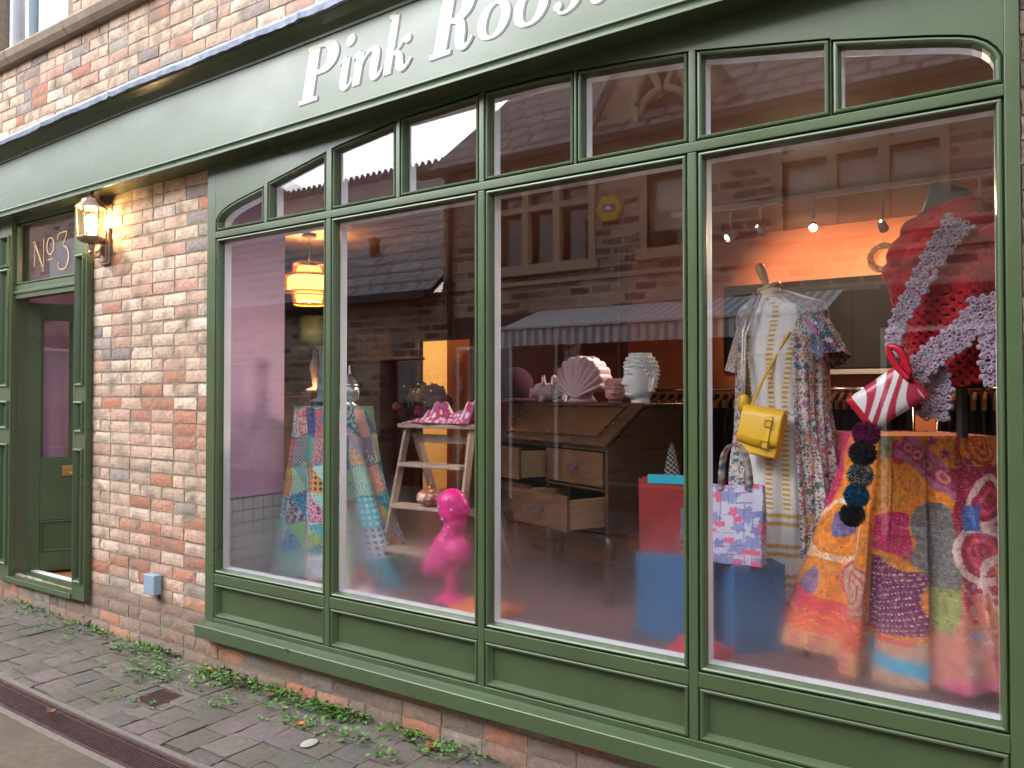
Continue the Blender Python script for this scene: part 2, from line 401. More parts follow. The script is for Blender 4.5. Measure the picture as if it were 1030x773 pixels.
sl.build('stone_string_course', M['stone'], bld)
# upper window
M['white_paint'] = pmat('white_paint', (.80, .81, .82), .45, var=.04)
M['bluegrey'] = pmat('pale_blue_paint', (.48, .60, .68), .45, var=.05)
w = MB()
w.box(-6.355, -6.31, .10, .16, 4.03, 5.6); w.box(-5.41, -5.365, .10, .16, 4.03, 5.6); w.box(-6.31, -5.41, .10, .16, 4.03, 4.07)
wf = w.build('window', M['white_paint'], bld, bevel=.003)
MB().box(-6.075, -6.035, .09, .15, 4.072, 5.6).build('mullion', M['bluegrey'], wf, bevel=.003)
M['glass_sky'] = glass_mat('upper_window_glass', .10, (.97, .97, .98))
MB().box(-6.31, -5.41, .125, .13, 4.07, 5.6).build('pane', M['glass_sky'], wf)
M['net'] = pmat('white_net_curtain', (.86, .86, .86), .9, var=.03)
P = np.array([[(x, .155 + .008 * math.sin(x * 60), z) for x in np.linspace(-6.34, -5.38, 120)] for z in (4.03, 5.6)])
MB().grid(P).build('net_curtain', M['net'], wf, smooth=True, solid=.002)
# interior of the shop: parts of the building
M['mauve'] = pmat('mauve_wall_paint', (.66, .41, .58), .6, var=.05, vscale=3)
M['plum'] = pmat('plum_wall_paint', (.34, .135, .14), .7, var=.1, vscale=3)
M['coral'] = pmat('coral_wall_paint', (.56, .17, .07), .7, var=.06, vscale=3)
M['ceil'] = pmat('ceiling_paint', (.34, .22, .15), .8, var=.05)
M['wood_floor'] = pmat('wood_floor', (.34, .16, .07), .45, var=.3, vscale=6, stretch=(1, 12, 1))
M['platform'] = pmat('dark_plum_board', (.16, .08, .085), .5, var=.2, vscale=5)
MB().box(-8.6, 2.4, .08, 6.5, .14, .215).build('interior_floor', M['wood_floor'], bld)
MB().box(-8.6, 2.4, .09, 6.5, 2.78, 2.86).build('interior_ceiling', M['ceil'], bld)
MB().box(-8.6, -5.87, 4.3, 4.36, .215, 2.78).box(-5.12, -2.80, 4.3, 4.36, .215, 2.78).box(-5.87, -5.12, 4.3, 4.36, 2.155, 2.78).build('plum_wall', M['plum'], bld)
MB().box(-2.80, 2.4, 3.42, 3.5, .215, 2.78).box(-2.80, -2.74, 3.5, 4.3, .215, 2.78).build('coral_wall', M['coral'], bld)
MB().box(2.3, 2.4, .1, 3.42, .215, 2.78).build('coral_side_wall', M['coral'], bld)
MB().box(-8.6, -8.5, .09, 6.5, .215, 2.78).build('plum_side_wall', M['plum'], bld)
b = MB().box(-3.80, -3.750, .09, .53, .93, 2.78).box(-3.7495, -3.742, .09, .535, .93, .955)
b.build('mauve_partition', M['mauve'], bld, bevel=.002)
M['tin'] = pmat('embossed_silver_tile', (.62, .60, .60), .4, metal=.25, var=.10, vscale=20)
M['grout'] = pmat('dark_grout', (.22, .21, .21), .8)
dado_back = MB().box(-3.80, -3.757, .09, .53, .22, .925).build('dado_board', M['grout'], bld)
b = MB()
for i in range(6):
    for j in range(7):
        y0 = .094 + i * .0725; z0 = .425 + j * .0715
        b.box(-3.757, -3.750, y0, y0 + .066, z0, z0 + .0655)
        b.lathe([(.022, 0), (.016, .004), (.012, .001), (.005, .005), (.001, .005)], (0, 0, 0), 10, M=Matrix.Translation((-3.750, y0 + .030, z0 + .030)) @ Matrix.Rotation(R(90), 4, 'Y'))
b.build('tile_dado', M['tin'], bld, bevel=.0015)
# entrance lobby lining, mauve
MB().box(-3.86, -3.805, .09, .53, .215, 2.78).box(-5.05, -5.0, .09, .6, .215, 2.78).box(-6.2, -6.1, .09, 1.6, .215, 2.78).build('lobby_wall', M['mauve'], bld)
MB().box(-6.1, -5.3, 1.55, 1.6, .215, 2.78).build('lobby_partition', M['mauve'], bld)
# back room with a panelled door catching warm light
M['warm_white'] = pmat('cream_door_paint', (.72, .62, .42), .5, var=.05)
MB().box(-6.9, -4.2, 6.3, 6.4, .215, 2.78).box(-6.9, -6.8, 4.36, 6.3, .215, 2.78).box(-4.3, -4.2, 4.36, 6.3, .215, 2.78).build('back_room_wall', M['warm_white'], bld)
b = MB().box(-5.93, -5.87, 4.27, 4.37, .215, 2.215).box(-5.12, -5.06, 4.27, 4.37, .215, 2.215).box(-5.87, -5.12, 4.27, 4.37, 2.155, 2.215)
M['oak'] = pmat('golden_oak', (.40, .22, .08), .5, var=.2, vscale=8, stretch=(4, 4, .6))
b.build('door_frame', M['oak'], bld, bevel=.004)
M['oak2'] = pmat('ochre_door_panel', (.50, .36, .18), .5, var=.05)
d = thing('panelled_door', (-5.45, 4.75, .215), 'cream panelled door with arched upper panels lit warm in the back room', 'door')
MB().box(-5.80, -5.05, 4.73, 4.77, .22, 2.2).build('slab', M['warm_white'], d, bevel=.003)
for x0, x1 in ((-5.70, -5.455), (-5.395, -5.15)):
    pts = [(x0, 1.2), (x1, 1.2)]
    for s_ in np.linspace(0, 1, 9):
        xx = x1 + (x0 - x1) * s_; q = (xx + 5.425) / .275; pts.append((xx, 2.03 - .09 * q * q))
    MB().prism(pts, 4.716, 4.731).build('arched_panel', M['oak2'] if 'oak2' in M else M['warm_white'], d, bevel=.008)
    MB().prism([(x0, .4), (x1, .4), (x1, 1.08), (x0, 1.08)], 4.716, 4.731).build('lower_panel', M['warm_white'], d, bevel=.008)
# ------------------------------------------------------------------ the green shopfront
sf = thing('shopfront', (-3.0, 0, .2), 'dark green timber shopfront with arched top lights, sign fascia and open door', 'shopfront')
def offset_poly(poly, d):
    """inset a closed (x,z) polygon (counter-clockwise) by d with mitred corners"""
    n = len(poly); out = []
    for i in range(n):
        p0, p1, p2 = (np.array(poly[(i + k) % n], float) for k in (-1, 0, 1))
        a = (p1 - p0) / (np.linalg.norm(p1 - p0) + 1e-9); b = (p2 - p1) / (np.linalg.norm(p2 - p1) + 1e-9)
        na = np.array([-a[1], a[0]]); nb = np.array([-b[1], b[0]])
        m = na + nb; m /= (np.linalg.norm(m) + 1e-9)
        out.append(tuple(p1 + m * d / max(.35, m.dot(na))))
    return out
def ring(mb, poly, prof, y0=0):
    P = np.array([[(x, y0 + y, z) for x, z in offset_poly(poly, d)] for d, y in prof])
    return mb.grid(P, cv=True)
BEAD = [(0, .020), (.004, .020), (.0045, .008), (.008, .002), (.013, .0005), (.018, .004), (.021, .012), (.025, .034), (.025, .037), (0, .037)]
PMOULD = [(0, .016), (.003, .016), (.004, .005), (.008, .001), (.014, .001), (.018, .007), (.020, .014), (.027, .026), (.027, .034)]
LINER = [(.0235, .0425), (.027, .078), (.027, .084), (.002, .084)]
AX = [-3.66, -3.650, -3.632, -3.60, -3.54, -3.45, -3.315, -3.213, -2.86, -2.743, -2.396, -2.3, -1.9, -1.6, -1.44, -1.2, -.96, -.5, -.25, -.17, -.12, -.085, -.063, -.055]
AZ = [2.448, 2.470, 2.492, 2.512, 2.535, 2.556, 2.585, 2.608, 2.678, 2.702, 2.745, 2.755, 2.772, 2.770, 2.76, 2.742, 2.72, 2.645, 2.588, 2.568, 2.550, 2.525, 2.495, 2.470]
def arch(x): return float(np.interp(x, AX, AZ))
def zlow(x): return float(np.interp(x, [-8.5, -5.95, -3.67, -2.68, -1.92, -1.28, -.9, 2], [2.755, 2.768, 2.785, 2.80, 2.816, 2.828, 2.832, 2.84]))
MULL = [-2.795, -1.878, -.955]; HB = .03
BAR = [(-3.264, .026), (-2.795, .030), (-2.348, .023), (-1.878, .024), (-1.428, .016), (-.955, .024), (-.489, .012)]
XL, XR = -3.692, -.030; HR = .004
bays = list(zip([XL] + [m + HR for m in MULL], [m - HB for m in MULL] + [XR]))
fr = MB()
fr.box(-3.768, XL, 0, .062, .2755, 2.80).build('stile', M['green'], sf, bevel=.004)
MB().box(XR, .008, 0, .062, .2755, 2.86).build('stile', M['green'], sf, bevel=.004)
for m_ in MULL: MB().box(m_ - HB, m_ + HR, .0, .062, .30, 2.3795).build('mullion', M['green'], sf, bevel=.004)
MB().box(XL, XR, -.001, .06, 2.38, 2.416).build('transom', M['green'], sf, bevel=.003)
for i, (a, b) in enumerate(bays):
    MB().box(a, b, .0, .06, .488, .541).build('rail', M['green'], sf, bevel=.003)
MB().box(XL, XR, .001, .06, .2755, .3).build('bottom_rail', M['green'], sf, bevel=.003)
for c, h in BAR: MB().box(c - h, c + h - .022, .0, .06, 2.416, arch(c) + .03).build('glazing_bar', M['green'], sf, bevel=.003)
# head panel above the arched lights
edges = [XL] + [v for c, h in BAR for v in (c - h, c + h - .022)] + [XR]
lights = [(edges[2 * i], edges[2 * i + 1]) for i in range(8)]
def lightpoly(i):
    a, b = lights[i]; n = 14
    xs = np.linspace(a, b, n)
    if i == 0: xs = np.array([a, a + .006, a + .02, a + .05, a + .10, a + .18, a + .27, b])
    if i == 7: xs = np.array([a, a + .1, a + .2, b - .18, b - .11, b - .07, b - .038, b - .014, b - .004, b])
    def top(x):
        xx = x
        if i == 0: xx = -3.66 + (x - a) * (abs(-3.66 - (b - .025)) / (b - a))
        if i == 7: xx = a + .025 + (x - a) * ((-.055 - a - .025) / (b - a))
        return arch(xx) + .025
    return [(a, 2.416), (b, 2.416)] + [(x, top(x)) for x in xs[::-1]]
hp = MB()
xs_all = [(-3.7685, None)]
for i in range(8):
    poly = lightpoly(i); tops = poly[2:][::-1]
    for (x0, z0), (x1, z1) in zip(tops[:-1], tops[1:]):
        hp.add([(x0, 0, z0), (x1, 0, z1), (x1, 0, zlow(x1) + .02), (x0, 0, zlow(x0) + .02), (x0, .05, z0), (x1, .05, z1)], [(0, 1, 2, 3), (0, 4, 5, 1)])
for c, h in BAR:
    hp.add([(c - h, 0, arch(c) + .028), (c + h - .022, 0, arch(c) + .028), (c + h - .022, 0, zlow(c) + .02), (c - h, 0, zlow(c) + .02)], [(0, 1, 2, 3)])
hp.build('head_panel', M['green'], sf)
# four display windows
for i, (a, b) in enumerate(bays):
    poly = [(a, .541), (b, .541), (b, 2.38), (a, 2.38)]
    w = ring(MB(), poly, BEAD).build('display_window', M['green'], sf, smooth=False)
    ring(MB(), poly, LINER).build('inner_bead', M['white_liner'], w)
    q = offset_poly(poly, .012)
    MB().prism(q, .0310, .0355).build('pane', M['glass'], w)
    q = offset_poly(poly, .0240); q = [q[0], q[1], (q[1][0], 1.22), (q[0][0], 1.22)]
    MB().prism(q, .0385, .0388).build('condensation', M['fog'], w)
for i in range(8):
    poly = lightpoly(i)
    w = ring(MB(), poly, BEAD).build('top_light', M['green'], sf)
    ring(MB(), poly, LINER).build('inner_bead', M['white_liner'], w)
    MB().prism(offset_poly(poly, .012), .0310, .0355).build('pane', M['glass'], w)
# stall riser panels and sill
for a, b in bays:
    p = MB().box(a - .002, b + .002, .028, .05, .29, .50).build('stall_riser', M['green_in'], sf)
    ring(MB(), [(a, .3), (b, .3), (b, .488), (a, .488)], PMOULD).build('moulding', M['green'], p)
s = MB().add([(-3.772, .02, .279), (.012, .02, .279), (.012, -.058, .268), (-3.772, -.058, .268), (-3.772, -.062, .262), (.012, -.062, .262), (-3.772, -.062, .2), (.012, -.062, .2), (-3.772, .018, .2), (.012, .018, .2)],
             [(0, 1, 2, 3), (3, 2, 5, 4), (4, 5, 7, 6), (6, 7, 9, 8), (0, 3, 4, 6, 8), (1, 9, 7, 5, 2), (0, 8, 9, 1)])
sill = s.build('sill', M['green'], sf, bevel=.003)
MB().tube([(-3.02 + .011 * math.cos(t), -.066, .262 + .011 * math.sin(t)) for t in np.linspace(0, 2 * math.pi, 14, endpoint=False)], .0022, 6, closed=True).build('eye_hook', M['green'], sill)
# fascia with its lower moulding, cornice and lead flashing
def ztop(x): return float(np.interp(x, [-8.5, -6, -4.4, -3.2, -2.27, -1, 2], [3.12, 3.15, 3.196, 3.203, 3.222, 3.24, 3.26]))
XS = np.concatenate([np.linspace(-8.5, 2.0, 60)])
XS1 = np.linspace(-8.5, .03, 60)
P = np.array([[(x, -.095, zlow(x) + .04), (x, -.097, ztop(x) + .03), (x, .02, ztop(x) + .03), (x, .02, zlow(x) + .04)] for x in XS1])
fa = MB().grid(P, cv=True, capu=True).build('fascia', M['green'], sf)
LM = [(-.0955, .052), (-.107, .050), (-.109, .043), (-.1085, .040), (-.100, .036), (-.0985, .028), (-.102, .020), (-.112, .017), (-.115, .012), (-.115, .001), (-.112, 0), (.0, 0), (.02, 0), (.02, .052)]
MB().sweepx(LM, XS1, zlow).build('lower_moulding', M['green'], sf, smooth=False)
CO = [(-.0965, .0), (-.104, .0), (-.106, .012), (-.118, .020), (-.140, .034), (-.165, .044), (-.184, .052), (-.186, .064), (-.200, .068), (-.2, .082), (.02, .082), (.02, 0)]
MB().sweepx(CO, XS1, ztop).build('cornice', M['green'], sf)
def lead_z(x): return ztop(x) + .084
P = []
for x in np.linspace(-8.5, .05, 260):
    lap = abs((x * 1.25) % 1.0 - .5) < .016
    n = .0018 * math.sin(x * 7.3) + .0012 * math.sin(x * 17.9 + 1) + .001 * math.sin(x * 61) + (.005 if lap else 0)
    zb = lead_z(x)
    P.append([(x, -.206 - n, zb - .028 + n), (x, -.210 - n, zb - .002), (x, -.204, zb + .014 + n), (x, -.12, zb + .040 + n * .6), (x, .02, zb + .062), (x, .024, zb + .115 + n), (x, .024, zb - .028)])
MB().grid(np.array(P), cv=True, capu=True).build('lead_flashing', M['lead'], sf)
# pilasters
def pilaster(x0, x1):
    p = MB().box(x0 + .003, x1 - .003, -.004, .0195, .201, 2.79).build('pilaster', M['green_in'], sf)
    st = MB().box(x0, x0 + .028, -.022, -.0045, .2, 2.79).box(x1 - .028, x1, -.022, .021, .2, 2.79)
    spans = [(2.44, 2.66), (1.58, 2.42), (1.28, 1.475), (.315, 1.17)] if x1 < -5.5 else [(1.58, 2.425), (1.28, 1.475), (.315, 1.17)]
    zz = sorted([.2, 2.79] + [v for s_ in spans for v in s_])
    for a, b in zip(zz[::2], zz[1::2]): st.box(x0 + .028, x1 - .028, -.0215, -.0045, a, b)
    st.build('frame', M['green'], p, bevel=.002)
    for a, b in spans:
        ring(MB(), [(x0 + .028, a), (x1 - .028, a), (x1 - .028, b), (x0 + .028, b)], [(-.004, -.0222), (-.002, -.034), (.006, -.037), (.012, -.032), (.016, -.022), (.024, -.006), (.024, -.0042)]).build('panel_moulding', M['green'], p)
pilaster(-5.142, -4.985); pilaster(-6.2, -6.0)
MB().box(-8.5, -6.2, -.0, .02, .2, 2.78).build('side_panel', M['green'], sf)
# doorway: head, transom light, threshold
MB().box(-6.0, -5.142, .002, .06, 2.205, 2.302).box(-6.0, -5.142, -.008, .03, 2.24, 2.262).build('door_transom', M['green'], sf, bevel=.003)
MB().box(-6.0, -5.142, .002, .06, 2.742, 2.79).build('door_head', M['green'], sf, bevel=.003)
MB().box(-6.03, -6.0005, .021, .10, .24, 2.742).box(-5.1415, -5.11, .021, .10, .24, 2.742).build('door_jamb', M['green'], sf, bevel=.003)
poly = [(-6.0, 2.302), (-5.142, 2.302), (-5.142, 2.742), (-6.0, 2.742)]
tl = ring(MB(), poly, BEAD, .004).build('transom_light', M['green'], sf)
MB().prism(offset_poly(poly, .012), .035, .0395).build('pane', M['glass'], tl)
th = MB().add([(-6.02, .12, .245), (-5.1425, .12, .245), (-5.1425, -.03, .232), (-6.02, -.03, .232), (-6.02, -.03, .195), (-5.1425, -.03, .195), (-6.02, .12, .195), (-5.1425, .12, .195)],
              [(0, 1, 2, 3), (3, 2, 5, 4), (4, 5, 7, 6), (0, 3, 4, 6), (1, 7, 5, 2), (0, 6, 7, 1)]).build('threshold', M['green'], sf, bevel=.003)
MB().box(-6.0, -5.142, .12, .16, .2155, .25).build('threshold_strip', M['white_paint'], th)
# the door, swung inwards about its left jamb
DM = Matrix.Translation((-6.015, .075, .236)) @ Matrix.Rotation(R(58), 4, 'Z')
dw, dh, dt = .66, 1.955, .042
b = MB(DM)
for a in ((0, .105), (dw - .105, dw)): b.box(*a, 0, dt, 0, dh)
b.box(.105, dw - .105, .0005, dt, 0, .135).box(.105, dw - .105, .0005, dt, .37, .82).box(.105, dw - .105, .0005, dt, 1.845, dh)
b.box(dw / 2 - .035, dw / 2 + .035, .001, dt, .82, 1.845)
door = b.build('entrance_door', M['green'], sf, bevel=.003)
MB(DM).box(.10, dw - .10, .012, .03, .13, .375).build('panel', M['green_in'], door)
ring(MB(DM), [(.105, .135), (dw - .105, .135), (dw - .105, .37), (.105, .37)], PMOULD, -.002).build('panel_moulding', M['green'], door)
for a, c in ((.105, dw / 2 - .035), (dw / 2 + .035, dw - .105)):
    ring(MB(DM), [(a, .82), (c, .82), (c, 1.845), (a, 1.845)], [(0, .004), (.008, .002), (.014, .016), (.014, .02), (0, .02)]).build('bead', M['green'], door)
    MB(DM).box(a, c, .019, .024, .82, 1.845).build('window_pane', M['glass'], door)
b = MB(DM).box(dw / 2 - .085, dw / 2 + .085, -.006, .001, .69, .765).box(dw / 2 - .06, dw / 2 + .06, -.011, -.005, .705, .75)
b.tube([(dw / 2 - .035, -.01, .715), (dw / 2 - .03, -.03, .708), (dw / 2 + .03, -.03, .708), (dw / 2 + .035, -.01, .715)], .005, 8)
b.build('letter_plate', M['brass'], door, bevel=.002)
# ------------------------------------------------------------------ sign lettering
def stroke(pts, ws):
    """brush stroke of varying width along a smooth centre line -> polygon strip in (u,v)"""
    pts = np.array(pts, float); ws = np.array(ws, float)
    d = np.gradient(pts, axis=0); d /= np.linalg.norm(d, axis=1)[:, None] + 1e-9
    nrm = np.stack([-d[:, 1], d[:, 0]], 1)
    return np.stack([pts + nrm * ws[:, None] / 2, pts - nrm * ws[:, None] / 2], 1)
def smooth(pts, n=24):
    pts = np.array(pts, float); t = np.arange(len(pts)); T = np.linspace(0, len(pts) - 1, n)
    out = []
    for q in T:                                       # Catmull-Rom
        i = min(int(q), len(pts) - 2); f = q - i
        p0, p1, p2, p3 = pts[max(i - 1, 0)], pts[i], pts[i + 1], pts[min(i + 2, len(pts) - 1)]
        out.append(.5 * (2 * p1 + (p2 - p0) * f + (2 * p0 - 5 * p1 + 4 * p2 - p3) * f * f + (3 * p1 - p0 - 3 * p2 + p3) * f ** 3))
    return np.array(out)
TH, TK = .078, .25
def sm(pts, ws, n=26):
    P = smooth([(*p, w) for p, w in zip(pts, ws)], n); return stroke(P[:, :2], P[:, 2])
def bowl(cx, cy, rx, ry, a0, a1, n=40, tk=TK, th=TH):
    a = np.radians(np.linspace(a0, a1, n)); return stroke(np.stack([cx + rx * np.cos(a), cy + ry * np.sin(a)], 1), th + (tk - th) * np.abs(np.cos(a)) ** 1.4)
def bar(x0, y0, x1, y1, w): return stroke([(x0, y0), (x1, y1)], [w, w])
def dot(cx, cy, r, n=20):
    a = np.linspace(0, np.pi, n); return np.stack([np.stack([cx + r * np.cos(a), cy + r * np.sin(a)], 1), np.stack([cx + r * np.cos(a), cy - r * np.sin(a)], 1)], 1)
GL = {
 'P': [bar(.20, .02, .20, .98, TK), bar(.0, .022, .43, .022, TH), bar(.03, .978, .40, .978, TH), bowl(.38, .735, .275, .242, 92, -92), bar(.2, .493, .38, .493, TH)],
 'i': [sm([(.13, .56), (.13, .3), (.135, .10), (.20, .025), (.29, .075), (.335, .17)], [.16, .16, .155, .09, .045, .035]), sm([(-.02, .47), (.05, .54), (.13, .575)], [.03, .04, .07]), dot(.155, .86, .105)],
 'n': [bar(.12, .0, .12, .56, .16), sm([(-.03, .47), (.04, .545), (.12, .575)], [.03, .04, .07]), sm([(.17, .30), (.25, .47), (.36, .555), (.455, .50), (.47, .36), (.465, .18), (.50, .05), (.585, .05), (.65, .16)], [.03, .04, .07, .14, .165, .165, .13, .06, .03], 40)],
 'k': [bar(.12, .0, .12, .98, .16), bar(-.02, .978, .12, .978, TH), sm([(.17, .29), (.30, .40), (.38, .52), (.44, .55)], [.03, .04, .05, .06]), dot(.455, .51, .075), sm([(.22, .34), (.33, .27), (.36, .13), (.43, .03), (.53, .06), (.60, .16)], [.05, .12, .15, .12, .05, .03])],
 'R': [bar(.20, .02, .20, .98, TK), bar(.0, .022, .42, .022, TH), bar(.03, .978, .42, .978, TH), bowl(.38, .745, .235, .233, 92, -92), bar(.2, .512, .42, .512, TH), sm([(.36, .50), (.50, .46), (.555, .30), (.58, .12), (.66, .03), (.75, .06), (.81, .16)], [.05, .13, .185, .165, .11, .05, .03], 34)],
 'o': [bowl(.29, .285, .215, .262, 0, 360, 60, .17, .045)],
 's': [sm([(.43, .44), (.36, .545), (.25, .555), (.17, .47), (.22, .36), (.33, .26), (.37, .13), (.27, .022), (.14, .03), (.07, .14)], [.05, .04, .05, .11, .15, .16, .13, .05, .04, .05], 50), dot(.42, .44, .062), dot(.085, .135, .066)],
 't': [sm([(.20, .80), (.165, .5), (.15, .2), (.17, .06), (.25, .02), (.33, .07), (.39, .17)], [.10, .16, .16, .13, .08, .04, .03], 34), bar(.0, .555, .36, .555, TH)],
}
def letter(ch, x, h=.256, dy=0, dx=0, y=-.0965, slant=.23):
    wx = {'P': 1.16, 'n': 1.14, 'i': 1.1, 'k': 1.08, 'R': 1.06}.get(ch, 1.04)
    mb = MB()
    zb = 2.925 + .028 * (x + 2.92) + dy
    for n_, st in enumerate(GL[ch]):
        for k in range(1):
            Q = np.array(st); U = Q[..., 0] * h * wx; Vv = Q[..., 1] * h
            X = x + dx + U + slant * Vv; Z = zb + Vv + .028 * (U)
            n = len(Q)
            F3 = np.stack([X, np.full_like(X, y - .0022 - .00025 * n_), Z], -1); B3 = np.stack([X, np.full_like(X, y + .001), Z], -1)
            P = np.concatenate([F3, B3[:, ::-1]], 1)
            mb.grid(P, cv=True, capu=True)
    return mb
for ch, x in (('P', -2.912), ('i', -2.655), ('n', -2.565), ('k', -2.372), ('R', -2.095), ('o', -1.853), ('o', -1.675), ('s', -1.492), ('t', -1.350)):
    letter(ch, x).build('sign_letter', M['letter'], fa)
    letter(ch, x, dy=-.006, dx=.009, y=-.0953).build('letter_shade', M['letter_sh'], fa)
# house number in gold on the door's transom light: N o 3
nb = MB()
def gline(pts, ws, n=30, y=.0335):
    Q = sm([(NX + (a - NX) * .94, NZ + (b - NZ) * .84) for a, b in pts], [q * .8 for q in ws], n)
    P = np.concatenate([np.stack([Q[..., 0], np.full(Q.shape[:2], y), Q[..., 1]], -1), np.stack([Q[..., 0], np.full(Q.shape[:2], y + .001), Q[..., 1]], -1)[:, ::-1]], 1)
    nb.grid(P, cv=True, capu=True)
NX, NZ = -5.79, 2.425
gline([(NX, NZ + .0), (NX + .005, NZ + .12), (NX, NZ + .20)], [.012, .010, .012])
gline([(NX, NZ + .20), (NX + .07, NZ + .08), (NX + .135, NZ - .035)], [.020, .022, .016])
gline([(NX + .135, NZ + .215), (NX + .137, NZ + .08), (NX + .135, NZ - .06)], [.010, .009, .012])
gline([(NX - .03, NZ + .19), (NX, NZ + .205), (NX + .02, NZ + .19)], [.006, .012, .01])
gline([(NX + .235 + .05 * math.cos(t), NZ + .145 + .068 * math.sin(t)) for t in np.linspace(0, 2 * math.pi, 17)], [.010 + .008 * abs(math.cos(t)) for t in np.linspace(0, 2 * math.pi, 17)], 60)
gline([(NX + .20, NZ + .035), (NX + .275, NZ + .035)], [.009, .009], 6)
gline([(NX + .335, NZ + .185), (NX + .35, NZ + .225), (NX + .40, NZ + .235), (NX + .475, NZ + .235)], [.012, .010, .009, .016])
gline([(NX + .475, NZ + .235), (NX + .41, NZ + .125)], [.010, .012], 8)
gline([(NX + .41, NZ + .125), (NX + .47, NZ + .10), (NX + .495, NZ + .02), (NX + .45, NZ - .055), (NX + .375, NZ - .06), (NX + .345, NZ - .02), (NX + .365, NZ + .0)], [.012, .018, .024, .018, .012, .010, .014], 40)
nb.build('number_lettering', M['gold'], tl)

# ------------------------------------------------------------------ wall lantern, box, weeds, leaves
LX, LY, LZ = -4.83, -.078, 2.465
la = thing('wall_lantern', (-4.83, .02, 2.38), 'lit copper six-sided lantern on a scrolled bracket fixed to the brick pier', 'wall lamp')
b = MB()
b.lathe([(.012, 0), (.055, .004), (.077, .02), (.084, .034), (.080, .040)], (LX, LY, LZ), 6)
b.lathe([(.080, .215), (.093, .219), (.091, .227), (.064, .252), (.055, .262), (.055, .275), (.030, .286), (.010, .292), (.014, .302), (.006, .315)], (LX, LY, LZ), 6)
for k in range(6):
    a = 2 * math.pi * k / 6
    b.tube([(LX + .076 * math.cos(a), LY + .076 * math.sin(a), LZ + .036), (LX + .084 * math.cos(a), LY + .084 * math.sin(a), LZ + .22)], .005, 6)
b.lathe([(.02, -.06), (.012, -.045), (.022, -.02), (.016, 0)], (LX, LY, LZ), 12)
lb = b.build('lantern_cage', M['copper'], la, bevel=.0015)
MB().box(LX - .048, LX + .048, .004, .022, LZ - .12, LZ + .11).box(LX - .035, LX + .035, -.006, .005, LZ - .105, LZ + .09).build('back_plate', M['copper'], la, bevel=.004)
MB().tube([(LX, -.004, LZ - .03), (LX, -.025, LZ - .075), (LX, -.055, LZ - .085), (LX, LY, LZ - .055)], [.012, .010, .010, .011], 8).tube([(LX, -.004, LZ - .01), (LX, -.03, LZ - .04), (LX, -.05, LZ - .06)], .006, 6).build('bracket', M['copper'], la, smooth=True)
M['lantern_glass'] = glass_mat('lantern_glass', .05, (.97, .93, .85))
MB().lathe([(.073, .04), (.079, .214)], (LX, LY, LZ), 6, cap=False).build('glass', M['lantern_glass'], lb, solid=.002)
M['bulb'] = pmat('lit_bulb', (1, .9, .7), .4, emit=(1.0, .72, .36), estr=90)
MB().ell((LX, LY, LZ + .128), (.036, .036, .055), 16).lathe([(.014, .05), (.014, .09)], (LX, LY, LZ), 12).build('bulb', M['bulb'], la, smooth=True)
bx = thing('junction_box', (-4.252, .0, .355), 'small pale blue-grey box fixed low on the brick pier', 'electrical box')
MB().box(-4.305, -4.198, -.035, .016, .352, .468).build('housing', M['plasticblue'], bx, bevel=.006, seg=3)
MB().tube([(-4.215, .012, .352), (-4.213, .006, .335), (-4.216, .016, .325)], .006, 8).build('cable_gland', M['black'], bx, smooth=True)
# weeds (nobody could count their leaves)
def leafquad(c, d, up, l, w):
    c, d, up = map(np.array, (c, d, up)); d = d / np.linalg.norm(d); s_ = np.cross(d, up); s_ /= np.linalg.norm(s_) + 1e-9; n = np.cross(s_, d)
    return np.array([c, c + d * l * .35 + s_ * w * .5 + n * w * .12, c + d * l * .7 + s_ * w * .42 + n * w * .10, c + d * l - n * w * .25, c + d * l * .7 - s_ * w * .42 + n * w * .10, c + d * l * .35 - s_ * w * .5 + n * w * .12])
M['weed'] = pmat('weed_leaf', (1, 1, 1), .55, attr=True, var=.2, vscale=60, spec=.3)
wm = MB()
def weed(x, y, r, n, h=.05, size=.02):
    for k in range(int(n * .52)):
        a = random.uniform(0, 2 * math.pi); q = r * math.sqrt(random.random())
        px, py = x + q * math.cos(a) * 1.5, min(.01, y + q * math.sin(a) * .8)
        zz = gz(px) + random.uniform(0.002, h) * (1 - q / (r + .01) * .6)
        el = random.uniform(-.2, .9); d = (math.cos(a) * math.cos(el), math.sin(a) * math.cos(el), math.sin(el))
        s_ = size * random.uniform(.75, 1.5)
        g_ = random.choice([(.085, .20, .035), (.10, .23, .045), (.065, .16, .03), (.13, .26, .06), (.15, .24, .05)])
        wm.add(leafquad((px, py, zz), d, (0, 0, 1), s_, s_ * random.uniform(.6, .9)), [(0, 1, 2, 3), (0, 3, 4, 5)], np.array(g_) * random.uniform(.8, 1.15))
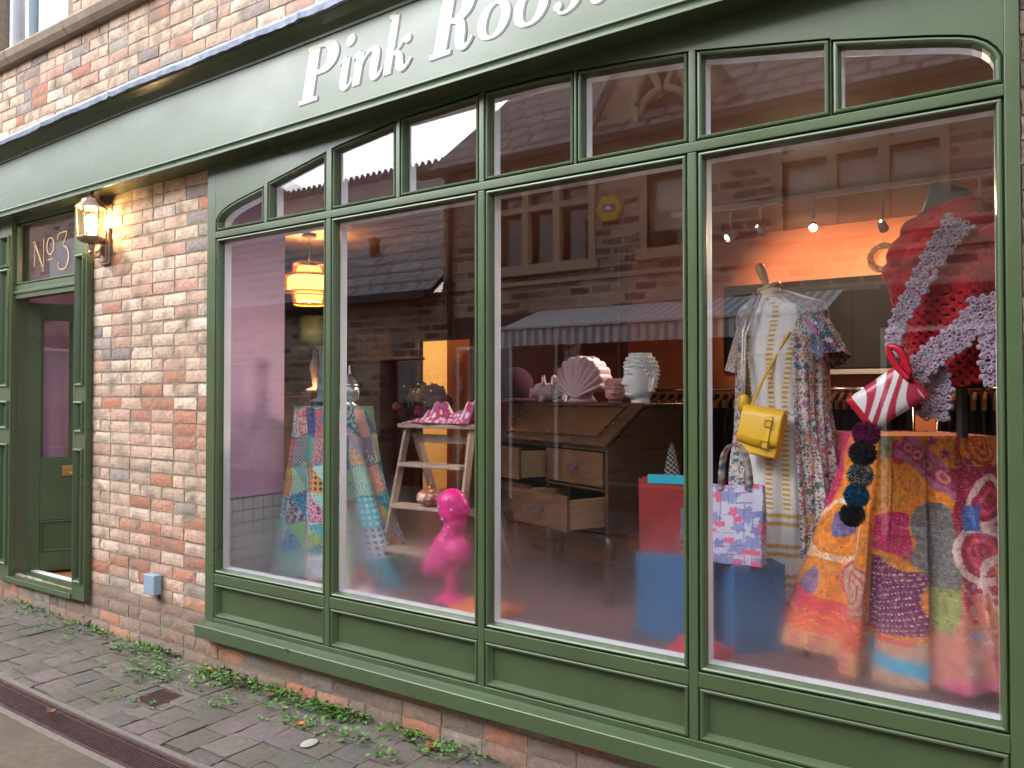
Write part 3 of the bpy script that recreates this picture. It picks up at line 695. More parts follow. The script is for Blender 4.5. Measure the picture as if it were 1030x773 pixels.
WEEDS = [(-5.676, -.01, .10, 50), (-5.40, .0, .05, 25), (-5.046, -.005, .14, 150), (-4.85, -.01, .05, 40), (-4.723, -.01, .07, 40), (-4.435, -.0, .09, 80), (-4.274, 0, .10, 110), (-4.16, .0, .10, 110), (-4.415, -.107, .06, 55), (-4.085, -.129, .09, 85), (-4.0, -.19, .05, 30), (-3.935, -.249, .09, 90), (-3.779, -.128, .12, 120),
  (-3.62, .0, .10, 170), (-3.50, -.0, .10, 190), (-3.40, -.02, .08, 110), (-3.585, -.09, .06, 45), (-3.25, -.005, .08, 120), (-3.12, .0, .08, 150), (-3.02, 0, .09, 190), (-2.92, 0, .08, 150), (-2.80, -.005, .09, 230), (-2.70, -.0, .09, 260), (-2.62, -.01, .07, 140), (-3.543, -.159, .05, 40), (-3.291, -.24, .06, 45), (-2.98, -.15, .06, 50), (-2.776, -.19, .06, 55), (-2.66, -.188, .05, 40), (-2.456, -.174, .06, 60), (-2.344, -.03, .07, 90), (-2.25, -.02, .05, 50), (-2.14, -.02, .08, 110), (-2.06, -.09, .05, 50), (-5.593, -.095, .05, 18), (-5.141, -.182, .05, 22), (-4.786, -.179, .05, 22), (-4.224, -.332, .04, 18), (-5.9, 0, .10, 60), (-2.22, -.23, .05, 60), (-1.95, -.02, .08, 100), (-3.80, -.50, .03, 14), (-3.6, -.47, .05, 36)]
for a in WEEDS: weed(*a)
for k in range(80):                                   # moss and seedlings in the joints
    weed(random.uniform(-6, -1.8), random.triangular(-.5, 0, -.1), .022, random.randint(3, 9), .012, .011)
o = wm.build('weeds', M['weed'], smooth=False, fix=False); tag(o, 'low green weeds sprouting along the wall foot and in the paving joints', 'weeds', kind='stuff')
M['leaf_orange'] = pmat('dry_leaf', (.42, .15, .045), .7, var=.3, vscale=60)
M['leaf_brown'] = pmat('brown_leaf', (.24, .11, .06), .7, var=.3, vscale=60)
def leaf(x, y, rot, l, mat, label):
    z = gz(x) + .012
    P = []
    for t in np.linspace(0, 1, 9):
        w = .36 * l * math.sin(math.pi * min(1, t * 1.02) ** .8) + .001
        P.append([(l * (t - .5), s_ * w, .012 * (abs(s_) ** 1.5) + .014 * (t - .5) ** 2 * 4 + .003 * math.sin(t * 9 + s_ * 3)) for s_ in (-1, -.5, 0, .5, 1)])
    MX = Matrix.Translation((x, y, z)) @ Matrix.Rotation(rot, 4, 'Z')
    t_ = thing('fallen_leaf', (x, y, z), label, 'leaf', 'fallen leaves')
    MB(MX).grid(np.array(P)).build('blade', M[mat], t_, smooth=True, solid=.0008)
    MB(MX).tube([(-l * .5, 0, .012), (-l * .75, .004, .004)], .0012, 5).build('stalk', M[mat], t_)
leaf(-3.71, -.02, .6, .06, 'leaf_orange', 'orange dry leaf lying against the plinth at the left end of the green sill')
leaf(-3.405, -.05, 2.0, .055, 'leaf_brown', 'brown dry leaf among the weeds just below the sill, right of the orange one')
leaf(-2.74, -.216, 1.2, .05, 'leaf_orange', 'orange dry leaf on bare paving, farthest out from the wall')
leaf(-3.135, -.07, .3, .06, 'leaf_brown', 'brown dry leaf tucked under thick weeds at the middle of the sill')
leaf(-3.82, -.775, .5, .05, 'leaf_brown', 'brown curled leaf lying on the rusty drain grating')
leaf(-2.10, -.06, .2, .06, 'leaf_orange', 'orange leaf beside the last weeds at the bottom edge of the view')
M['pebble'] = pmat('pale_stone', (.34, .31, .28), .8, var=.15)
o = MB().ell((-2.586, -.306, .006), (.032, .045, .006), 20).build('flat_stone', M['pebble'], smooth=True); tag(o, 'pale oval flat stone lying on the paving', 'stone')
# ------------------------------------------------------------------ pattern helpers for painted / printed cloth (numpy)
def hsh(i, j, s=0):
    v = np.sin(np.asarray(i) * 127.1 + np.asarray(j) * 311.7 + s * 74.7) * 43758.5453
    return v - np.floor(v)
def vnoise(u, v, s=0):
    i, j = np.floor(u), np.floor(v); f, g_ = u - i, v - j
    f = f * f * (3 - 2 * f); g_ = g_ * g_ * (3 - 2 * g_)
    return (hsh(i, j, s) * (1 - f) + hsh(i + 1, j, s) * f) * (1 - g_) + (hsh(i, j + 1, s) * (1 - f) + hsh(i + 1, j + 1, s) * f) * g_
def spots(u, v, size, s=0, r=.35):
    """1 inside randomly placed dots, plus a random id per dot"""
    best = np.zeros_like(u); idd = np.zeros_like(u)
    i0, j0 = np.floor(u / size), np.floor(v / size)
    for di in (-1, 0, 1):
        for dj in (-1, 0, 1):
            i, j = i0 + di, j0 + dj
            cx, cy = (i + .5 + (hsh(i, j, s) - .5) * .7) * size, (j + .5 + (hsh(i, j, s + 1) - .5) * .7) * size
            d = np.hypot(u - cx, v - cy); a = np.arctan2(v - cy, u - cx)
            rr = size * r * (.6 + .8 * hsh(i, j, s + 2)) * (1 + .25 * np.cos(5 * a + 6 * hsh(i, j, s + 3)))
            m_ = d < rr; best = np.where(m_, 1, best); idd = np.where(m_, hsh(i, j, s + 4), idd)
    return best > 0, idd
def pick(idd, pal):
    pal = np.array(pal); return pal[np.minimum((idd * len(pal)).astype(int), len(pal) - 1)]
def put(C, mask, col):
    C[mask] = col if np.ndim(col) == 1 else np.asarray(col)[mask]
def rotuv(u, v, a, cu=0, cv=0):
    ca, sa = math.cos(a), math.sin(a); return (u - cu) * ca + (v - cv) * sa, -(u - cu) * sa + (v - cv) * ca

M['cloth'] = pmat('printed_cotton', (1, 1, 1), .85, attr=True, var=.06, vscale=150, bump=.25, bscale=300, spec=.25, sheen=.1)
M['knit'] = pmat('wool', (1, 1, 1), .95, attr=True, var=.25, vscale=160, bump=.9, bscale=220, spec=.15, sheen=.3)
M['velvet'] = pmat('dull_fabric', (1, 1, 1), .95, attr=True, var=.2, vscale=60, spec=.15)
M['leather'] = pmat('yellow_leather', (.72, .42, .012), .42, var=.05, bump=.12, bscale=120)
M['bluebox'] = pmat('blue_painted_wood', (.028, .115, .26), .45, var=.12, vscale=6, bump=.1)
M['ladderwood'] = pmat('pale_worn_wood', (.38, .275, .20), .7, var=.2, vscale=20, stretch=(3, 3, 1), bump=.2)
M['walnut'] = pmat('dark_oak_veneer', (.060, .027, .014), .32, var=.4, vscale=7, stretch=(1, 1, 6), bump=.1, rvar=.08, coat=.2)
M['walnut_light'] = pmat('figured_oak_veneer', (.092, .042, .019), .30, var=.45, vscale=9, stretch=(1, 1, 4), coat=.2)
M['drawerwood'] = pmat('raw_pine_drawer_side', (.30, .18, .085), .7, var=.15, vscale=12, stretch=(1, 1, 6))
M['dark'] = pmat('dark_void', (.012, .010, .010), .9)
M['whiteceramic'] = pmat('matt_white_ceramic', (.84, .87, .88), .55, var=.03)
M['pinkceramic'] = pmat('dusty_pink_ceramic', (.68, .47, .54), .42, var=.03)
M['pinkmatt'] = pmat('pink_plaster', (.62, .30, .31), .65, var=.05)
M['pewter'] = pmat('pewter', (.50, .49, .47), .30, metal=.9, var=.2, vscale=50, bump=.3, bscale=140)
M['rattan'] = pmat('rattan', (.50, .25, .06), .6, var=.2, vscale=40)
M['greypaint'] = pmat('blue_grey_paint', (.20, .25, .28), .5)
M['ivory'] = pmat('ivory_jersey', (.70, .60, .47), .9, var=.03)
M['beech'] = pmat('varnished_beech', (.50, .27, .13), .4, var=.2, vscale=15, stretch=(4, 4, .7))
M['greyneck'] = pmat('slate_grey_cap', (.12, .13, .16), .55)
M['garment'] = pmat('dark_garments', (1, 1, 1), .9, attr=True, var=.25, vscale=40)
M['hangerwood'] = pmat('hanger_wood', (.46, .22, .07), .45)
M['chrome'] = pmat('chrome', (.7, .7, .7), .2, metal=1)

def drape(top, bot, z0, z1, nu, nv, folds, amp, hemvar=.02, ease=1.25):
    """cloth hanging from a closed/open top outline to a wider bottom outline; outlines are (x,y) lists"""
    def res(pts, n):
        p = np.array(pts, float); d = np.r_[0, np.cumsum(np.linalg.norm(np.diff(p, axis=0), axis=1))]; t = np.linspace(0, d[-1], n)
        return np.stack([np.interp(t, d, p[:, 0]), np.interp(t, d, p[:, 1])], 1), t
    T, tt = res(top, nu); B, tb = res(bot, nu)
    k = np.array([1, 2, 3, 2, 1]) / 9.0
    Bs = np.stack([np.convolve(np.pad(B[:, i], 2, mode='edge'), k, 'valid') for i in (0, 1)], 1)
    tan = np.gradient(Bs, axis=0); tan /= np.linalg.norm(tan, axis=1)[:, None]; nrm = np.stack([tan[:, 1], -tan[:, 0]], 1)
    s = np.linspace(0, 1, nu)
    P = np.zeros((nu, nv, 3))
    for j, q in enumerate(np.linspace(0, 1, nv)):
        e = q ** ease
        xy = T * (1 - e) + Bs * e
        f = np.zeros(nu)
        for (fr_, ph, am) in folds: f += am * np.sin(2 * np.pi * fr_ * s + ph)
        f += .35 * (vnoise(s * 14, np.full(nu, q * 2.0), 3) - .5) * 2
        xy = xy + nrm * (f * amp * q ** .9)[:, None]
        P[:, j, 0] = xy[:, 0]; P[:, j, 1] = xy[:, 1]
        P[:, j, 2] = z0 + (z1 - z0) * q + hemvar * q * np.sin(s * 19 + 1) 
    return P, s, tb
def clothobj(P, C, name, parent, mat='cloth', solid=.003):
    return MB().grid(P, col=C).build(name, M[mat], parent, smooth=True, solid=solid)

# ------------------------------------------------------------------ display platform
o = MB().box(-3.74, .03, .115, 1.75, .405, .45).box(-3.74, .03, 1.70, 1.75, .215, .405).build('display_platform', M['platform'], bevel=.004)
tag(o, 'low dark plum display platform filling the foot of the whole window', 'platform')

# ------------------------------------------------------------------ window one and two: quilted pedestal, lantern, lamp, ladder
t = thing('pedestal', (-3.42, .62, .45), 'tall display pedestal hidden beneath the patchwork quilt', 'pedestal')
MB().box(-3.59, -3.24, .49, .74, 1.40, 1.44).build('top', M['walnut'], t, bevel=.004)
for dx_ in (-3.57, -3.29):
    for dy_ in (.51, .69): MB().box(dx_, dx_ + .03, dy_, dy_ + .03, .45, 1.40).build('leg', M['walnut'], t)
top = [(-3.60, .76), (-3.60, .48), (-3.23, .48), (-3.23, .76), (-3.60, .76)]
bot = [(-3.78, .86), (-3.745, .40), (-3.02, .37), (-2.93, .84), (-3.78, .90)]
NU, NV = 420, 220
P, s, tb = drape(top, bot, 1.447, .462, NU, NV, [(9, .4, .5), (5, 2, .5), (14, 1, .25)], .060, .03)
U = tb[:, None] * np.ones((1, NV)); Vv = np.linspace(0, .99, NV)[None, :] * np.ones((NU, 1))
PW = .15
wob = .014 * np.sin(Vv * 23 + 1); ci, cj = np.floor((U + wob) / PW), np.floor((Vv + .012 * np.sin(U * 19)) / (PW * 1.12))
diag = hsh(ci, cj, 31) > .62
ci = np.where(diag & (((U / PW) % 1) > ((Vv / (PW * 1.12)) % 1)), ci + 57, ci)
pal = [(.02, .42, .50), (.03, .28, .52), (.05, .48, .40), (.65, .08, .06), (.68, .64, .62), (.10, .11, .25), (.42, .40, .42), (.70, .24, .34), (.04, .07, .26), (.52, .25, .05), (.10, .46, .28), (.62, .18, .10), (.30, .28, .48), (.02, .26, .36)]
C = pick(hsh(ci, cj, 2), pal).astype(float) * 1.3
C2 = pick(hsh(ci, cj, 5), [(.72, .70, .68), (.04, .05, .13), (.36, .52, .06), (.66, .62, .58), (.02, .20, .30), (.75, .30, .10)])
kind = (hsh(ci, cj, 8) * 5).astype(int)
m1, _ = spots(U, Vv, .026, 3, .42); m2, _ = spots(U, Vv, .014, 9, .36)
m3 = ((np.floor(U / .0105) + np.floor(Vv / .0105)) % 2) > 0; m4 = np.abs(np.sin((U + .02 * np.sin(Vv * 60)) * 150)) > .75; m5 = np.abs(np.sin(U * 95) * np.sin(Vv * 95)) > .55
for k_, mm in enumerate((m1, m2, m3, m4, m5)): put(C, (kind == k_) & mm, C2)
seam = ((((U + wob) / PW) % 1) < .03) | ((((Vv + .012 * np.sin(U * 19)) / (PW * 1.12)) % 1) < .03); C[seam] *= .6
q = thing('patchwork_quilt', (-3.42, .62, .45), 'patchwork quilt of turquoise, red and navy prints draped over a tall pedestal', 'quilt')
clothobj(P, C, 'drape', q)
tp = np.array([[(x, y, 1.4485 + .002 * math.sin(x * 40)) for y in np.linspace(.475, .765, 40)] for x in np.linspace(-3.605, -3.225, 50)])
m_, idd = spots(tp[..., 0], tp[..., 1], .025, 4, .45)
Ct = np.where(m_[..., None], pick(idd, [(.03, .28, .40), (.36, .50, .06), (.6, .6, .58)]), np.array((.05, .36, .36)))
MB().grid(tp, col=Ct).build('quilt_top', M['cloth'], q, smooth=True, solid=.003)
# pewter lantern standing on it
t = thing('pewter_lantern', (-3.33, .66, 1.452), 'silver pewter Moroccan style lantern standing on the patchwork quilt', 'lantern')
c = (-3.33, .66, 1.452)
MB().lathe([(.05, 0), (.055, .006), (.030, .020), (.034, .032), (.056, .055), (.064, .085), (.060, .110), (.055, .118)], c, 28).build('bowl', M['pewter'], t, smooth=True)
MB().lathe([(.060, .118), (.062, .124), (.050, .135), (.042, .150), (.026, .172), (.018, .180), (.012, .190)], c, 28).build('lid', M['pewter'], t, smooth=True)
MB().lathe([(.006, .188), (.011, .197), (.005, .206), (.009, .214), (.004, .222), (.006, .230), (.002, .245)], c, 14).build('finial', M['pewter'], t, smooth=True)
for s_ in (-1, 1):
    MB().tube([(c[0] + s_ * .058, c[1], c[2] + .10), (c[0] + s_ * .078, c[1], c[2] + .085), (c[0] + s_ * .074, c[1], c[2] + .045), (c[0] + s_ * .05, c[1], c[2] + .03)], .004, 6).build('handle', M['pewter'], t, smooth=True)
# grey turned candlestick at the left of the quilt
c = (-3.50, .60, 1.452)
t = thing('candlestick', c, 'blue-grey turned wooden candlestick on the quilt behind the first mullion', 'candlestick')
MB().lathe([(.06, .022), (.066, .030), (.060, .040), (.030, .050), (.024, .075), (.034, .095), (.024, .12), (.018, .16), (.026, .18), (.016, .21), (.014, .29), (.024, .31), (.018, .33), (.036, .35), (.036, .36)], c, 22).build('stem', M['greypaint'], t, smooth=True)
for k in range(3):
    a = 2.1 * k + .4; MB().ell((c[0] + .042 * math.cos(a), c[1] + .042 * math.sin(a), c[2] + .012), (.014, .014, .012), 12).build('foot', M['greypaint'], t, smooth=True)

# rattan pendant lamp
PX, PY = -4.62, 1.5
t = thing('pendant_lamp', (PX, PY, 2.775), 'lit woven rattan pendant lamp hanging behind the first window', 'pendant lamp')
MB().lathe([(.0, 0), (.055, 0), (.055, -.025), (.01, -.03)], (PX, PY, 2.778), 24).build('ceiling_rose', M['black'], t, smooth=False)
MB().tube([(PX, PY, 2.75), (PX, PY, 2.54)], .004, 6).build('cord', M['black'], t)
PR = [(.10, .345), (.115, .34), (.125, .335), (.125, .27), (.13, .255), (.185, .245), (.195, .235), (.195, .13), (.19, .112), (.135, .10), (.128, .09), (.125, .03), (.118, .02)]
def along(prof, n):
    p = np.array(prof); d = np.r_[0, np.cumsum(np.linalg.norm(np.diff(p, axis=0), axis=1))]; tt = np.linspace(0, d[-1], n)
    return np.stack([np.interp(tt, d, p[:, 0]), np.interp(tt, d, p[:, 1])], 1)
Q = along(PR, 34); zb = 2.205
b = MB()
for sgn in (1, -1):
    for k in range(44):
        a0 = 2 * math.pi * k / 44
        b.tube([(PX + r * math.cos(a0 + sgn * i * .045), PY + r * math.sin(a0 + sgn * i * .045), zb + z) for i, (r, z) in enumerate(Q)], .0032, 4)
for r, z in PR[2::2]: b.tube([(PX + r * math.cos(a), PY + r * math.sin(a), zb + z) for a in np.linspace(0, 2 * math.pi, 30, endpoint=False)], .005, 5, closed=True)
b.build('shade', M['rattan'], t, smooth=True)
M['innershade'] = pmat('lit_paper_lining', (.9, .6, .25), .8, emit=(1.0, .50, .10), estr=3.2)
MB().lathe([(.085, .31), (.11, .25), (.165, .225), (.165, .13), (.11, .10), (.095, .04)], (PX, PY, zb), 30, cap=False).build('lining', M['innershade'], t, smooth=True)
MB().ell((PX, PY, zb + .25), (.035, .035, .05), 14).build('bulb', M['bulb'], t, smooth=True)

# blue lampshade lamp, shelf and pictures at the back left
M['petrol'] = pmat('petrol_blue_fabric', (.006, .032, .05), .9, var=.2)
c = (-4.88, 1.8, 1.70)
t = thing('table_lamp', (c[0], c[1], 1.55), 'table lamp with a dark petrol blue shade below the rattan pendant', 'table lamp')
MB().lathe([(.15, .19), (.115, .47)], c, 30, cap=False).build('lamp_shade', M['petrol'], t, smooth=True, solid=.004)
MB().lathe([(.07, -.15), (.07, -.13), (.02, -.11), (.03, -.02), (.045, .05), (.025, .13), (.02, .20)], c, 20).build('stem', M['whiteceramic'], t, smooth=True)
t = thing('sideboard', (-5.0, 2.0, .215), 'dark wooden sideboard standing far back behind the first window', 'sideboard')
MB().box(-5.6, -4.45, 1.62, 2.10, 1.50, 1.545).build('top', M['walnut'], t, bevel=.004)
MB().box(-5.56, -4.49, 1.66, 2.08, .30, 1.498).build('carcass', M['walnut'], t, bevel=.004)
for k in range(3): MB().box(-5.54 + k * .35, -5.21 + k * .35, 1.645, 1.659, .35, 1.46).build('door', M['walnut_light'], t, bevel=.004)
o = MB().box(-6.4, -4.8, 2.9, 3.12, 1.86, 1.89).build('wall_shelf', M['oak'], bevel=.003); tag(o, 'long wooden shelf at the back left holding a picture', 'shelf')
t = thing('framed_picture', (-5.3, 2.97, 1.89), 'framed brownish picture leaning on the back left shelf', 'picture')
M['picture'] = pmat('faded_print', (.30, .20, .13), .6, var=.6, vscale=18)
MB().box(-5.52, -5.14, 2.965, 2.985, 1.895, 2.13).build('print', M['picture'], t)
ring(MB(), [(-5.54, 1.89), (-5.12, 1.89), (-5.12, 2.15), (-5.54, 2.15)], [(0, 2.995), (0, 2.95), (.02, 2.95), (.025, 2.965), (.025, 2.995)]).build('frame', M['oak'], t)

# step ladder
LB = [(-2.99, .55, .45), (-2.46, .55, .45)]; LT = [(-3.045, .86, 1.325), (-2.57, .86, 1.325)]
t = thing('step_ladder', (-2.76, .7, .45), 'pale wooden step ladder used as a display stand behind the second window', 'ladder')
def lerp(a, b, q): return tuple(a[i] + (b[i] - a[i]) * q for i in range(3))
def plank(mb, a, b, w, d):
    a, b = np.array(a, float), np.array(b, float); ax = b - a; ln_ = np.linalg.norm(ax); ax /= ln_
    yv = np.array((0, 1., 0)); yv = yv - ax * yv.dot(ax); yv /= np.linalg.norm(yv); xv = np.cross(ax, yv)
    V = [tuple(p + xv * sx * w / 2 + yv * sy * d / 2) for p in (a, b) for sy in (-1, 1) for sx in (-1, 1)]
    return mb.add(V, [(0, 2, 3, 1), (4, 5, 7, 6), (0, 1, 5, 4), (2, 6, 7, 3), (0, 4, 6, 2), (1, 3, 7, 5)])
for a, b_ in zip(LB, LT): plank(MB(), a, b_, .020, .048).build('side_rail', M['ladderwood'], t, bevel=.004)
for a, b_ in zip([(-3.03, 1.28, .45), (-2.56, 1.28, .45)], [(-3.04, .93, 1.30), (-2.575, .93, 1.30)]): plank(MB(), a, b_, .026, .05).build('rear_leg', M['ladderwood'], t, bevel=.003)
MB().box(-3.075, -2.535, .80, 1.0, 1.325, 1.35).build('top', M['ladderwood'], t, bevel=.005)
MB().box(-3.03, -2.585, .905, .925, 1.235, 1.285).box(-3.02, -2.58, 1.14, 1.155, .78, .83).build('brace', M['ladderwood'], t, bevel=.003)
for q in (.235, .50, .76):
    a, b_ = lerp(LB[0], LT[0], q), lerp(LB[1], LT[1], q)
    MB().box(a[0] + .015, b_[0] - .015, a[1] - .055, a[1] + .055, a[2] - .011, a[2] + .011).build('step', M['ladderwood'], t, bevel=.004)
# dark velvet flower bundle and its pink printed scarf on the ladder top
t = thing('flower_bundle', (-2.88, .95, 1.35), 'bundle of dark plum and ochre fabric flowers on top of the ladder', 'fabric flowers')
def flower(mb, c, r, col, n=26, seed=0):
    rg = np.random.default_rng(seed)
    for k in range(n):
        v = rg.normal(size=3); v /= np.linalg.norm(v); c0 = np.array(c) + v * r * .3
        w_ = np.cross(v, rg.normal(size=3)); w_ /= np.linalg.norm(w_); z_ = np.cross(v, w_); rr = r * rg.uniform(.55, .85)
        pts = [c0 + v * r * .45] + [c0 + v * (r * .25 + .15 * r * math.sin(3 * a)) + (w_ * math.cos(a) + z_ * math.sin(a)) * rr * .75 for a in np.linspace(0, 2 * math.pi, 10, endpoint=False)]
        mb.add(np.array(pts), [(0, i + 1, (i + 1) % 10 + 1) for i in range(10)], np.array(col) * rg.uniform(.7, 1.25))
for k, (dx_, dy_, dz_, r, col) in enumerate([(-.10, 0, .10, .085, (.045, .008, .014)), (-.02, -.02, .14, .10, (.10, .055, .012)), (.07, .01, .15, .095, (.035, .008, .02)), (.11, .03, .10, .08, (.03, .006, .018)), (-.15, -.03, .06, .06, (.06, .01, .016)), (-.15, -.085, .09, .03, (.30, .06, .05)), (.02, -.06, .06, .05, (.16, .012, .035)), (-.06, .02, .2, .06, (.02, .012, .01)), (.04, -.01, .06, .08, (.02, .01, .012))]):
    fb = MB(); flower(fb, (-2.975 + dx_, .93 + dy_, 1.36 + dz_), r, col, 30, k); fb.build('flower', M['velvet'], t, smooth=True)
st_ = MB()
for k in range(14): st_.ell((-2.97 + random.uniform(-.1, .1), .86 + random.uniform(-.02, .05), 1.53 + random.uniform(-.06, .06)), .006, 6, col=(.55, .42, .18))
st_.build('stamens', M['velvet'], t, smooth=True)
NU, NV = 120, 60
u = np.linspace(0, 1, NU)[:, None]; v = np.linspace(0, 1, NV)[None, :]
X = -3.03 + .48 * u + 0 * v; ridge = np.interp(u, [0, .22, .5, .62, .78, 1], [.01, .05, .135, .06, .07, .15])
Z = 1.352 + ridge * np.exp(-((v - .45) / .22) ** 2) * (1 + .12 * np.sin(u * 40 + v * 9)) + .004 * np.sin(u * 25) * np.sin(v * 15) + .004
Y = .79 + .20 * v + .012 * np.sin(u * 12)
Cc = np.tile(np.array((.55, .018, .10)), (NU, NV, 1)); m_, idd = spots(u * .42 + 0 * v, v * .3 + 0 * u, .026, 5, .38); put(Cc, m_, pick(idd, [(.75, .62, .66), (.60, .55, .62), (.25, .1, .3), (.8, .7, .7)]))
t = thing('headscarf', (-2.76, .89, 1.35), 'crumpled crimson headscarf with white flowers on top of the ladder', 'scarf')
MB().grid(np.stack([X, Y, Z], -1), col=Cc).build('cloth', M['cloth'], t, smooth=True, solid=.003)
# copper bauble on a step
a = lerp(LB[0], LT[0], .50); c = (-2.745, a[1] - .0, a[2] + .011)
t = thing('bauble', c, 'round copper red bauble with pale pattern resting on a ladder step', 'bauble')
Q = []; n = 40
b = MB(); prof = [(math.sin(q) * .078, -math.cos(q) * .050 + .050) for q in np.linspace(.03, math.pi - .03, 24)]
aa = np.linspace(0, 2 * np.pi, n, endpoint=False)
P = np.array([[(c[0] + r * np.cos(q), c[1] + r * np.sin(q), c[2] + z) for q in aa] for r, z in prof])
Ua, Va = np.meshgrid(np.linspace(0, 1, 24), np.linspace(0, .5, n), indexing='ij'); m_, _ = spots(Ua * .24, Va, .045, 2, .40)
Cb = np.tile(np.array((.42, .10, .055)), (24, n, 1)); put(Cb, m_ & (np.abs(Ua - .5) < .33), np.array((.62, .46, .36)))
b.grid(P, cv=True, col=Cb, capu=True).build('ball', pmat('lacquer', (1, 1, 1), .3, attr=True, var=.05), t, smooth=True)
MB().lathe([(.010, .098), (.012, .108), (.006, .112)], c, 12).tube([(c[0] + .009 * math.cos(q), c[1], c[2] + .120 + .009 * math.sin(q)) for q in np.linspace(0, 2 * math.pi, 12, endpoint=False)], .0015, 5, closed=True).build('cap', M['brass'], t, smooth=True)
# hot pink spotted bird-like ornament
c = (-2.43, .50, .45)
t = thing('pink_ornament', c, 'hot pink spotted bird-shaped ornament standing on the platform beside the ladder', 'ornament')
b = MB()
for (x, z, rx, rz) in [(.0, .515, .085, .075), (.005, .47, .078, .07), (.02, .42, .06, .07), (.0, .36, .062, .06), (-.02, .30, .085, .075), (-.045, .25, .10, .075), (-.075, .20, .10, .06), (.03, .27, .08, .08), (-.11, .165, .07, .04), (.05, .50, .05, .04), (.075, .475, .03, .026)]:
    b.ell((c[0] + x, c[1], c[2] + z), (rx, min(rx, .078), rz), 14)
for k, q in enumerate(np.linspace(0, 1, 6)): b.ell((c[0] - .012 + .012 * q, c[1], c[2] + .03 + .15 * q), (.034, .034, .04), 10)
b.ell((c[0] - .01, c[1], c[2] + .020), (.10, .08, .022), 16)
M['hotpink'] = pmat('hot_pink_glaze', (.78, .02, .24), .38, var=.04)
b.build('body', M['hotpink'], t, remesh=.008)
sp = MB()
for (x, z, yy) in [(.02, .54, -.07), (-.03, .50, -.075), (.045, .49, -.065), (-.01, .44, -.07), (.02, .40, -.06), (-.02, .33, -.072), (.03, .30, -.075), (-.06, .27, -.07), (-.10, .23, -.07), (.05, .25, -.07), (-.02, .22, -.074), (-.13, .18, -.05), (-.05, .19, -.06), (.0, .36, -.063)]:
    sp.ell((c[0] + x, c[1] + yy, c[2] + z), (.0075, .005, .0075), 8)
sp.build('spots', pmat('pale_pink_spots', (.85, .45, .60), .4), t, smooth=True)
# folded fabrics on the platform floor
def folded(x, y, w_, d_, h_, col, label, dots=None):
    t_ = thing('folded_fabric', (x, y, .45), label, 'fabric', 'fabrics lying on the platform')
    nu, nv = 50, 30
    u = np.linspace(0, 1, nu)[:, None]; v = np.linspace(0, 1, nv)[None, :]
    e = np.minimum(1, 6 * np.minimum(np.minimum(u, 1 - u) + 0 * v, np.minimum(v, 1 - v) + 0 * u)) ** .5
    P = np.stack([x + (u - .5) * w_ + .01 * np.sin(v * 9), y + (v - .5) * d_ + .012 * np.sin(u * 8), .452 + h_ * e * (.7 + .3 * np.sin(u * 9 + v * 4) * np.cos(v * 7))], -1)
    Cq = np.tile(np.array(col, float), (nu, nv, 1))
    if dots is not None:
        m_, _ = spots(u * w_ + 0 * v, v * d_ + 0 * u, .03, 7, .35); put(Cq, m_, np.array(dots))
    MB().grid(P, col=Cq).build('cloth', M['cloth'], t_, smooth=True)
folded(-2.92, .30, .26, .24, .05, (.60, .22, .28), 'crumpled pale pink cloth on the platform at the left foot of the ladder', (.7, .6, .6))
folded(-2.66, .27, .22, .2, .04, (.05, .09, .28), 'small navy blue printed cloth lying just right of the pale pink one', (.5, .5, .6))
folded(-2.20, .45, .30, .28, .07, (.62, .13, .03), 'orange folded cloth on the platform right of the pink ornament')
folded(-3.25, .24, .30, .16, .06, (.58, .05, .06), 'red folded cloth below the hem of the patchwork quilt')
folded(-1.10, .40, .22, .24, .08, (.50, .03, .05), 'red crumpled cloth on the platform between the two blue boxes')
# ------------------------------------------------------------------ window three: bureau and the things on it
A = R(25)
BM = Matrix.Translation((-1.72, .85, .45)) @ Matrix.Rotation(-A, 4, 'Z')      # local x: -1.1..0 (width), y: 0..0.5 (back), z up
def bw(x, y, z): return tuple(BM @ Vector((x, y, z)))
bu = thing('writing_bureau', bw(-.55, .25, 0), 'dark oak writing bureau with sloping lid and drawers pulled open', 'bureau')
b = MB(BM)
side = [(0, .36), (0, .80), (.255, 1.005), (.50, 1.005), (.50, .36)]
def sidepanel(x0, x1):
    V = [(x, y, z) for x in (x0, x1) for y, z in side]; n = len(side)
    return V, [tuple(range(n)), tuple(reversed(range(n, 2 * n)))] + [(i, i + n, (i + 1) % n + n, (i + 1) % n) for i in range(n)]
for x0, x1 in ((-.025, 0), (-1.10, -1.075)): b.add(*sidepanel(x0, x1))
b.box(-1.075, -.025, .48, .50, .36, 1.0).box(-1.075, -.025, .02, .48, .36, .38).box(-1.075, -.025, .004, .48, .575, .59).box(-1.075, -.025, .002, .48, .78, .80)
b.box(-.56, -.535, .004, .48, .38, .78)
b.build('carcass', M['walnut'], bu, bevel=.003)
MB(BM).box(-1.11, .01, .245, .51, 1.006, 1.024).build('top', M['walnut'], bu, bevel=.005)
